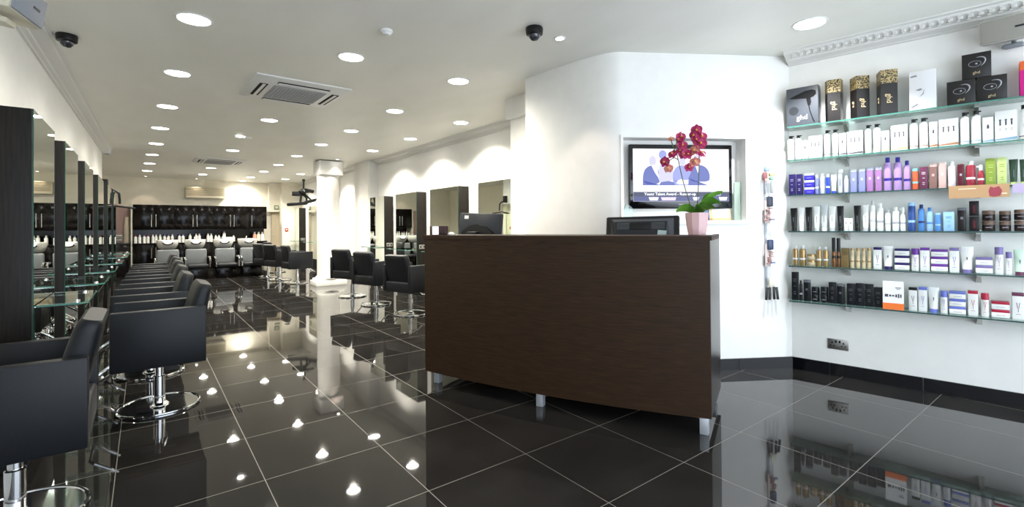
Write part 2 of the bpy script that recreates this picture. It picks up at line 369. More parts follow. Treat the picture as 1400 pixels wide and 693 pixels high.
# ---------------------------------------------------------------- reception desk (local x along the front, y towards the staff side)
P0 = (1.806, 3.515); DROT = math.atan2(-.912, .41); DL = 2.157
def desk_empty(name, label, cat, x=0, y=0, z=0, rz=0, group=None):
    c, s = math.cos(DROT), math.sin(DROT); return thing(name, label, cat, (P0[0] + c * x - s * y, P0[1] + s * x + c * y, z), DROT + rz, group)
dk = desk_empty('reception_desk', 'large dark brown wooden reception desk with curved front on silver feet', 'desk')
def bow(x): s = x / DL; return -.33 * s * (1 - s)
NX = 28; xs = [DL * i / NX for i in range(NX + 1)]
m_ = MB(); m_.prism([(x, bow(x)) for x in xs] + [(x, bow(x) + .028) for x in xs[::-1]], .1, 1.172); m_.build('front_panel', WENGE_H, dk, ang=20)
m_ = MB(); m_.prism([(x, bow(x) - .008) for x in [-.012] + xs[1:-1] + [DL + .012]] + [(DL + .012, .4), (-.012, .4)], 1.172, 1.2); m_.build('counter_top', WENGE_H, dk, ang=20)
SIDE = noise_mat('dark_laminate_side', '#1c1917', '#2a2624', scale=(45, 45, 2), nscale=2, rough=.28, spec=.6)
MB().box((DL - .014, .335, .636), (.028, .61, 1.072)).build('side_panel', SIDE, dk)
MB().box((.014, .335, .636), (.028, .61, 1.072)).build('side_panel', SIDE, dk)
MB().box((DL / 2, .34, .74), (DL - .06, .58, .028)).build('worktop', WENGE_V, dk)
m_ = MB(); m_.prism([(x, bow(x) + .028) for x in xs[1:-1]] + [(xs[-2], .62), (xs[1], .62)], .102, .127); m_.build('bottom_panel', WENGE_V, dk)
MB().box((DL - .014, .525, 1.186), (.028, .23, .028)).build('side_capping', WENGE_V, dk)
for x, y in ((.08, .045), (1.04, -.04), (2.115, .0), (.3, .55), (1.04, .58), (2.11, .58)):
    f = MB().box((x, y + .02, .05), (.05, .05, .1), .003).build('foot', SILVERFOOT, dk)
# monitors behind the counter
t = desk_empty('computer_monitor', 'dark flat computer monitor seen from behind at the left end of the reception desk', 'monitor', .235, .47, .754, R(-4))
MT = Matrix.Rotation(R(7), 4, 'X')
def tiltbox(m, c, d, bev, T): return m.box(c, d, bev, M=T)
T1 = Matrix.Translation((0, 0, .46)) @ Matrix.Rotation(R(-6), 4, 'X') @ Matrix.Rotation(R(2.5), 4, 'Y')
m_ = MB(); m_.box((0, 0, 0), (.46, .035, .34), .012, M=T1); m_.build('casing', mat('dark_blue_grey_casing', '#22262e', .38), t)
m_ = MB(); rr = []
for k in range(9):
    a = math.pi * k / 8; rr.append((-.215 * math.cos(a), .20 * math.sin(a)))
m_.prism(rr, 0, .03, M=T1 @ Matrix.Translation((0, -.015, -.13)) @ Matrix.Rotation(R(90), 4, 'X')); m_.build('rear_bulge', BLACKPL, t)
MB().box((0, .0195, 0), (.43, .003, .3), M=T1).build('screen', BLACKPL, t)
m_ = MB(); m_.box((-.02, -.07, .40), (.10, .07, .14), .012).box((-.02, -.05, .17), (.05, .03, .3), .008).lathe([(.11, 0), (.11, .012), (.04, .02)], seg=28); m_.build('stand', BLACKPL, t)
MB().box((-.145, -.019, .13), (.045, .002, .03), M=T1).build('sticker', WHITEPL, t)
t = desk_empty('touchscreen_till', 'thick black touchscreen terminal seen from behind, near the orchid', 'monitor', 1.645, .47, .754, R(3))
T2 = Matrix.Translation((0, 0, .41)) @ Matrix.Rotation(R(-12), 4, 'X') @ Matrix.Rotation(R(-.8), 4, 'Y')
MB().box((0, 0, 0), (.53, .05, .34), .012, M=T2).build('casing', BLACKPL, t)
m_ = MB(); m_.loft([[(-.23, -.024, -.15), (.23, -.024, -.15), (.23, -.024, .15), (-.23, -.024, .15)], [(-.16, -.07, -.12), (.16, -.07, -.12), (.19, -.07, .12), (-.19, -.07, .12)]], M=T2); bk = m_.build('rear_cover', DARKGREY, t)
MB().box((0, -.073, .085), (.15, .006, .05), .002, M=T2).build('cable_recess', BLACKPL, bk)
VENTC = mat('vent_grey', '#4a4d50', .5)
for sx in (-.125, .125):
    m_ = MB().box((sx, -.0715, .085), (.09, .003, .052), M=T2)
    for k in range(6): m_.box((sx, -.074, .065 + k * .008), (.085, .004, .003), M=T2)
    m_.build('vent', VENTC, bk)
MB().box((0, .027, 0), (.49, .003, .3), M=T2).build('screen', BLACKPL, t)
MB().box((0, -.03, .1), (.2, .12, .2), .01).lathe([(.13, 0), (.13, .015), (.06, .02)], seg=24).build('stand', BLACKPL, t)
MB().box((.15, -.076, .045), (.06, .002, .035), M=T2 @ Matrix.Rotation(R(5), 4, 'Y')).build('sticker', mat('pale_blue_sticker', '#b9cfd0', .5), t)
# tealight / card cube on the counter
t = desk_empty('card_holder', 'small dark maroon card holder with a glowing white card, left end of the reception counter', 'card holder', .1, .06, 1.2)
MB().box((0, 0, .037), (.15, .05, .074), .004).build('block', mat('maroon_block', '#3a2428', .3, spec=.6), t)
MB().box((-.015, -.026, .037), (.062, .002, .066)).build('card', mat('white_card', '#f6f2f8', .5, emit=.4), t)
t = desk_empty('tissue', 'crumpled white tissue lying beside the maroon card holder', 'tissue', .2, .09, 1.2)
m_ = MB(); m_.lathe([(.028, 0), (.032, .008), (.02, .02), (.008, .024), (0, .02)], seg=9); m_.build('tissue_paper', WHITEPL, t)

# ---------------------------------------------------------------- orchid in a pink pot
ORX, ORY = 2.055, .25
t = desk_empty('potted_orchid', 'magenta orchid in a pale pink pot on the right end of the reception desk', 'plant', ORX, ORY, 1.2)
PINK = mat('pink_glazed_pot', '#d9b3b4', .3, spec=.5)
MB().lathe([(.05, 0), (.055, .004), (.065, .06), (.071, .12), (.073, .146), (.067, .146), (.063, .12), (.055, .12), (0, .12)], seg=10, cap=False).build('pot', PINK, t, ang=20)
LEAF = noise_mat('orchid_leaf', '#4f8430', '#86b552', nscale=8, rough=.35)
def leaf(pts, wdt, lift=.006):
    m = MB(); n = len(pts); top = []
    b = bmesh.new(); L_ = []
    for i, q in enumerate(pts):
        q = Vector(q); tdir = Vector(pts[min(i + 1, n - 1)]) - Vector(pts[max(i - 1, 0)]); sd = tdir.cross(Vector((0, 0, 1)))
        if sd.length < 1e-4: sd = Vector((0, 1, 0))
        sd.normalize(); sd = (sd + Vector((0, 0, .9 if sd.y < 0 else -.9))).normalized(); f = math.sin(math.pi * (.08 + .9 * i / (n - 1))) ** .6 * wdt * 1.75
        L_.append([b.verts.new(q - sd * f + Vector((0, 0, .012))), b.verts.new(q), b.verts.new(q + sd * f + Vector((0, 0, .012)))])
    for A, B in zip(L_, L_[1:]):
        b.faces.new((A[0], A[1], B[1], B[0])); b.faces.new((A[1], A[2], B[2], B[1]))
    r = bmesh.ops.solidify(b, geom=list(b.faces), thickness=.003)
    m._merge(b); m.build('leaf', LEAF, t, ang=60)
def arc(p0, p1, p2, n=9): return [tuple((Vector(p0) * (1 - s) ** 2 + Vector(p1) * 2 * s * (1 - s) + Vector(p2) * s * s)) for s in [i / (n - 1) for i in range(n)]]
leaf(arc((0, 0, .12), (-.05, -.02, .2), (-.125, -.02, .148)), .022)
leaf(arc((0, 0, .12), (.03, 0, .24), (.155, .03, .27)), .018)
leaf(arc((0, 0, .12), (.06, -.02, .25), (.15, -.05, .195)), .022)
leaf(arc((0, 0, .12), (.01, .03, .25), (.085, .06, .25)), .02)
leaf(arc((0, 0, .12), (.03, -.05, .19), (.06, -.12, .16)), .02)
leaf(arc((0, 0, .12), (-.02, .05, .2), (-.06, .1, .17)), .02)
leaf(arc((0, -.01, .12), (.05, -.03, .2), (.115, -.04, .165)), .02)
STEM = mat('orchid_stem', '#4c5a2c', .5)
def stem(pts):
    pts = [Vector((x - ORX, y, z - 1.2)) for x, y, z in pts]; out = []
    for i in range(len(pts) - 1):
        a = pts[max(i - 1, 0)]; b = pts[i]; c = pts[i + 1]; d = pts[min(i + 2, len(pts) - 1)]
        for k in range(5):
            s = k / 5; out.append(.5 * ((2 * b) + (c - a) * s + (2 * a - 5 * b + 4 * c - d) * s * s + (3 * b - a - 3 * c + d) * s ** 3))
    out.append(pts[-1]); MB().tube(out, .0032, 6).build('flower_stem', STEM, t)
stem([(2.03, 0, 1.3), (2.02, -.0, 1.38), (1.976, -.01, 1.547), (1.941, -.015, 1.72), (1.932, -.02, 1.8), (1.961, -.02, 1.88)])
stem([(1.935, -.015, 1.74), (1.915, -.03, 1.79), (1.9, -.03, 1.845)])
stem([(2.045, .01, 1.3), (2.057, .0, 1.36), (2.068, 0, 1.542), (2.074, 0, 1.734), (2.067, -.01, 1.879)])
PETAL = noise_mat('magenta_petal', '#8e1046', '#b92a63', nscale=60, rough=.5)
PEACH = noise_mat('peach_petal', '#e0a58c', '#c96c6c', nscale=60, rough=.5)
YEL = mat('orchid_lip', '#d8a23a', .5)
def flower(x, z, s, pm, face, drop=0, y=-.03):
    s *= 1.2
    m = MB()
    for k in range(5):
        a = R(90 + 72 * k); wd = .62 if k in (0, 2, 3) else 1.05
        pts = []
        for i in range(9):
            u_ = i / 8; r_ = s * (.08 + .92 * u_); hw = s * wd * math.sin(math.pi * min(1, .1 + .85 * u_ ** 1.1)) ** .6 * .6
            pts.append((r_, hw, -.18 * s * math.sin(u_ * 3)))
        b = bmesh.new(); row = []
        for r_, hw, zz in pts: row.append([b.verts.new((r_, -hw, zz)), b.verts.new((r_, 0, zz + .04 * s)), b.verts.new((r_, hw, zz))])
        for A, B in zip(row, row[1:]): b.faces.new((A[0], A[1], B[1], B[0])); b.faces.new((A[1], A[2], B[2], B[1]))
        m._merge(b, Matrix.Rotation(a, 4, 'Z') @ Matrix.Rotation(R(12), 4, 'Y'), 0)
    m.lathe([(0, 0), (s * .18, .05 * s), (s * .12, s * .3), (0, s * .36)], seg=8, mi=1)
    M = Matrix.Translation((x - ORX, y, z - 1.2)) @ Matrix.Rotation(R(face), 4, 'Z') @ Matrix.Rotation(R(78 + drop), 4, 'X')
    bmesh.ops.transform(m.bm, matrix=M, verts=m.bm.verts); m.build('flower', [pm, YEL], t, ang=60)
for x, z, s, pm, f in [(2.062, 1.886, .032, PETAL, 0), (2.045, 1.853, .032, PETAL, -20), (2.095, 1.842, .034, PETAL, 25), (2.062, 1.825, .03, PETAL, 0), (2.088, 1.797, .035, PETAL, 15), (1.968, 1.852, .03, PETAL, 30), (1.952, 1.835, .026, PETAL, -30),
        (1.975, 1.796, .03, PETAL, 20), (1.982, 1.735, .03, PETAL, 15), (2.008, 1.734, .033, PETAL, 30), (1.958, 1.76, .02, PETAL, 0), (1.856, 1.692, .032, PETAL, -20), (1.882, 1.648, .028, PEACH, -10), (2.094, 1.737, .03, PETAL, 40), (2.015, 1.645, .026, PETAL, 20),
        (1.899, 1.846, .018, PEACH, 0), (1.908, 1.745, .03, PETAL, -20), (2.046, 1.757, .032, PEACH, -30), (2.05, 1.68, .03, PEACH, 0)]:
    flower(x, z, s, pm, f, random.Random(int(x * 1000)).uniform(-25, 20))
stem([(1.945, -.015, 1.7), (1.915, -.02, 1.715), (1.87, -.03, 1.68)])

# ---------------------------------------------------------------- television in the niche
ws = .55; a_ = math.atan2(WD.y, WD.x)
pT = wp(ws, .06); tv = thing('television', 'flat television with glossy black frame in the wall niche, showing an award picture', 'television', (pT.x, pT.y, 1.693), a_)
TW, THh = .945, .565
MB().box((0, .02, 0), (TW, .04, THh), .012).build('frame', mat('piano_black', '#0a0a0c', .08, spec=.7), tv)
def emis(name, c, s):
    m = mat(name, c, .3, emit=s * .62); m.node_tree.nodes['Principled BSDF'].inputs['Base Color'].default_value = (.02, .02, .02, 1); return m
SCR = emis('screen_white', '#f3effa', 1.15)
def flat(poly, y, m, name): # polygon in x,z facing -y
    b = MB(); b.prism([(x, z) for x, z in poly], 0, .0006, M=Matrix.Translation((0, y, 0)) @ Matrix.Rotation(R(90), 4, 'X')); return b.build(name, m, sc)
sc = MB().box((0, -.0012, .012), (.875, .003, .46)).build('screen', SCR, tv)
BLUE = emis('screen_suit_blue', '#5f6cc4', .75); LIL = emis('screen_pale_lilac', '#c9c6ee', 1.0); NAVY = emis('screen_navy', '#2a3070', .45); SKIN = emis('screen_warm', '#c98f86', .7); SW = emis('screen_text_white', '#ffffff', 1.1)
# three people in suits receiving an award, as soft flat shapes
def soft(poly, n=2):
    for _ in range(n):
        q = []
        for (ax, az), (bx, bz) in zip(poly, poly[1:] + poly[:1]): q += [(ax * .75 + bx * .25, az * .75 + bz * .25), (ax * .25 + bx * .75, az * .25 + bz * .75)]
        poly = q
    return poly
def disc(cx, cz, rx, rz): return [(cx + rx * math.cos(k * math.pi / 10), cz + rz * math.sin(k * math.pi / 10)) for k in range(20)]
MIDB = emis('screen_mid_blue', '#98a0e2', .9)
flat([(-.352, -.078)] + soft([(-.352, -.07), (-.35, .02), (-.325, .075), (-.27, .1), (-.225, .085), (-.2, .03), (-.19, -.07)]) + [(-.185, -.078)], -.0032, BLUE, 'picture_suit')
flat([(-.275, .098), (-.25, .1), (-.222, .09), (-.205, -.02), (-.24, .03)], -.0040, SCR, 'picture_shirt')
flat(disc(-.262, .135, .032, .045), -.0036, LIL, 'picture_head')
flat(soft([(-.215, -.06), (-.205, .06), (-.195, .12), (-.15, .14), (-.1, .12), (-.07, .05), (-.07, -.04)]), -.0034, LIL, 'picture_dress')
flat(disc(-.17, .19, .036, .04), -.0038, MIDB, 'picture_hat')
flat([(-.205, -.078), (-.19, -.05), (-.12, -.04), (-.07, -.05), (-.06, -.078)], -.0042, BLUE, 'picture_sleeve')
flat([(-.075, -.078)] + soft([(-.08, -.06), (-.08, .03), (-.05, .085), (.0, .1), (.06, .085), (.1, .02), (.11, -.06)]) + [(.11, -.078)], -.0036, MIDB, 'picture_jacket')
flat(disc(.01, .135, .03, .042), -.0038, LIL, 'picture_head')
flat(soft([(-.06, -.07), (-.02, -.02), (.04, -.035), (.1, -.015), (.09, -.07)], 1), -.0042, SCR, 'picture_certificate')
flat([(.06, -.078)] + soft([(.05, -.04), (.085, .03), (.105, .09), (.15, .105), (.205, .095), (.245, .06), (.262, .0), (.25, -.05)]) + [(.245, -.078)], -.0044, BLUE, 'picture_suit')
flat([(.125, .1), (.15, .105), (.165, .1), (.15, .03)], -.0048, SCR, 'picture_shirt')
flat(disc(.145, .145, .03, .042), -.0048, SKIN, 'picture_face')
flat(disc(.145, .17, .034, .024), -.0052, LIL, 'picture_hair')
flat([(-.437, -.135), (.437, -.135), (.437, -.175), (-.437, -.175)], -.0034, NAVY, 'caption_bar')
flat([(-.437, -.175), (.437, -.175), (.437, -.217), (-.437, -.217)], -.0034, emis('screen_violet', '#4a4f9c', .6), 'lower_bar')
for x0, x1, c in ((-.3, -.21, SW), (-.19, -.05, emis('screen_pinkish', '#e6d0ea', 1)), (.1, .16, SW), (.2, .27, LIL), (.34, .42, SW)): flat([(x0, -.182), (x1, -.182), (x1 - .01, -.21), (x0 + .01, -.21)], -.0042, c, 'picture_strip')
def front(x, y, z): return Matrix.Translation((x, y, z)) @ Matrix.Rotation(R(90), 4, 'X')
text_mesh('caption_text', 'Young Talent Award - Runner-up', .0345, SW, front(-.105, -.0044, -.155), sc, bold=.0006)
text_mesh('caption_logo', 'hob', .055, LIL, front(.318, -.0044, -.155), sc)
MB().box((0, -.0008, -.245), (.06, .0012, .008)).build('maker_badge', GREYPL, tv)
# things on the niche sill
p_ = wp(.905, .06); t = thing('leaflet', 'orange and white leaflet propped on the niche sill right of the orchid pot', 'leaflet', (p_.x, p_.y, NZ0 + .002), a_ + R(-4))
MB().box((0, 0, .052), (.19, .004, .1), M=Matrix.Rotation(R(-8), 4, 'X')).build('card', mat('leaflet_white', '#f1efec', .5), t)
MB().box((0, -.0025, .012), (.19, .002, .022), M=Matrix.Rotation(R(-8), 4, 'X')).box((-.08, -.0025, .05), (.022, .002, .1), M=Matrix.Rotation(R(-8), 4, 'X')).box((.088, -.0025, .05), (.012, .002, .1), M=Matrix.Rotation(R(-8), 4, 'X')).build('orange_border', mat('leaflet_orange', '#e2a878', .5), t)
p_ = wp(.79, .09); t = thing('leaflet', 'blue folded leaflet standing behind the orchid pot on the niche sill', 'leaflet', (p_.x, p_.y, NZ0 + .002), a_)
MB().box((0, 0, .052), (.06, .006, .104), .001).build('card', mat('leaflet_blue', '#7f93c0', .5), t)
p_ = wp(.055, .05); t = thing('niche_glass', 'clear curved glass award on the left end of the niche sill', 'award', (p_.x, p_.y, NZ0 + .002), a_)
m_ = MB(); m_.prism([(-.045, 0), (.05, 0), (.05, .105), (.03, .13), (-.01, .15), (-.035, .09)], -.006, .006, M=Matrix.Rotation(R(90), 4, 'X')); m_.build('glass_plate', GLASS, t)
MB().box((.0, 0, .005), (.11, .03, .01), .002).build('award_base', GLASSEDGE, t)
p_ = wp(1.068, .07); t = thing('niche_glass', 'pale green glass sheet added for the greenish reflection on the niche right side wall', 'award', (p_.x, p_.y, NZ0 + .002), a_)
MB().box((0, 0, .17), (.062, .012, .34), .002).build('glass_plate', mat('green_reflection_glass', '#c3d6c8', .1, trans=.5), t)  # added sheet stands in for the green reflection on the niche side

# ---------------------------------------------------------------- display strips on the wall between niche and shelves
sl = 1.285
def wthing(name, label, cat, s, off, z, group=None):
    p = wp(s, -off); return thing(name, label, cat, (p.x, p.y, z), a_, group)
HANG = mat('clear_strip', '#c7cdd6', .2, trans=.4)
t = wthing('clip_strip', 'narrow clear hanging strip that carries packs of combs and brushes', 'display strip', sl, .006, 1.2)
MB().box((0, 0, 0), (.02, .003, 1.12)).build('strip', HANG, t)
m_ = MB()
for z in (-.45, -.12, .27, .53): m_.tube([(0, 0, z), (0, -.012, z), (0, -.02, z - .008), (0, -.024, z + .002)], .002, 6)
m_.build('hook', STEEL, t)
DB = mat('pack_navy', '#2c3242', .3); LB = mat('pack_blue', '#8fa3c6', .4); PN = mat('pack_pinkish', '#b08b86', .45); YG = mat('pack_yellow_green', '#c8cf8e', .45); GR = mat('pack_green', '#7fbd9a', .45)
def pack(z, label, body, hair):
    t = wthing('hairbrush_pack', label, 'hair accessory', sl + .012, .05, z)
    m = MB(); m.box((0, 0, .03), (.05, .03, .09), .01); m.build('brush_head', body, t)
    m = MB()
    rnd = random.Random(int(z * 100))
    for k in range(9): m.box((rnd.uniform(-.028, .012), rnd.uniform(-.01, .01), -.03 - k * .013), (.032, .022, .01), .003, M=Matrix.Rotation(R(rnd.uniform(-8, 8)), 4, 'Y'))
    m.build('hair_clips', PN, t)
    MB().box((-.018, .008, -.06), (.05, .002, .2)).build('backing_card', mat('backing_' + str(int(z * 100)), '#cdbfb9', .5), t)
    MB().box((.018, -.006, -.125), (.038, .02, .016), .003).build('clip', hair, t)
pack(1.435, 'upper pack with a dark hairbrush and pink clips on the hanging strip', DB, mat('clip_grey', '#8c8b97', .4))
pack(1.06, 'lower pack with a navy hairbrush and pink clips on the hanging strip', mat('pack_navy2', '#31415f', .3), mat('clip_blue', '#7d8fb4', .4))
t = wthing('scrunchie_bunch', 'bunch of colourful hair bobbles at the top of the hanging strip', 'hair accessory', sl, .05, 1.7)
MB().box((-.012, 0, .05), (.05, .03, .045), .01).build('blue_bobble', LB, t)
MB().box((-.03, 0, -.015), (.045, .03, .075), .014).build('red_bobble', mat('bobble_red', '#8d5a58', .5), t)
MB().box((-.022, -.012, -.05), (.035, .02, .03), .008).build('pink_bobble', mat('bobble_pink', '#e7a6a0', .5), t)
MB().box((.028, -.01, .0), (.055, .03, .03), .008).build('yellow_bobble', YG, t)
MB().box((.024, -.006, -.035), (.035, .03, .03), .01).build('green_bobble', GR, t)
MB().box((.03, -.004, -.11), (.022, .014, .11), .004).build('grey_comb', mat('comb_grey', '#9aa0a0', .4), t)
t = wthing('brush_bunch', 'bunch of black tint brushes hanging at the bottom of the strip', 'hair accessory', sl + .025, .045, .78)
for k in range(4): MB().box((-.036 + k * .026, (k % 2) * .008, -.12 + (k % 3) * .004), (.02, .012, .11), .003, M=Matrix.Rotation(R(6 - k * 4), 4, 'Y')).build('brush', BLACKPL if k % 2 == 0 else mat('brush_dark' + str(k), '#2b2b28', .4), t)
m_ = MB(); m_.box((0, 0, -.02), (.05, .012, .07), .008); m_.build('handle_bundle', mat('cream_handle', '#e4e2cc', .5), t)

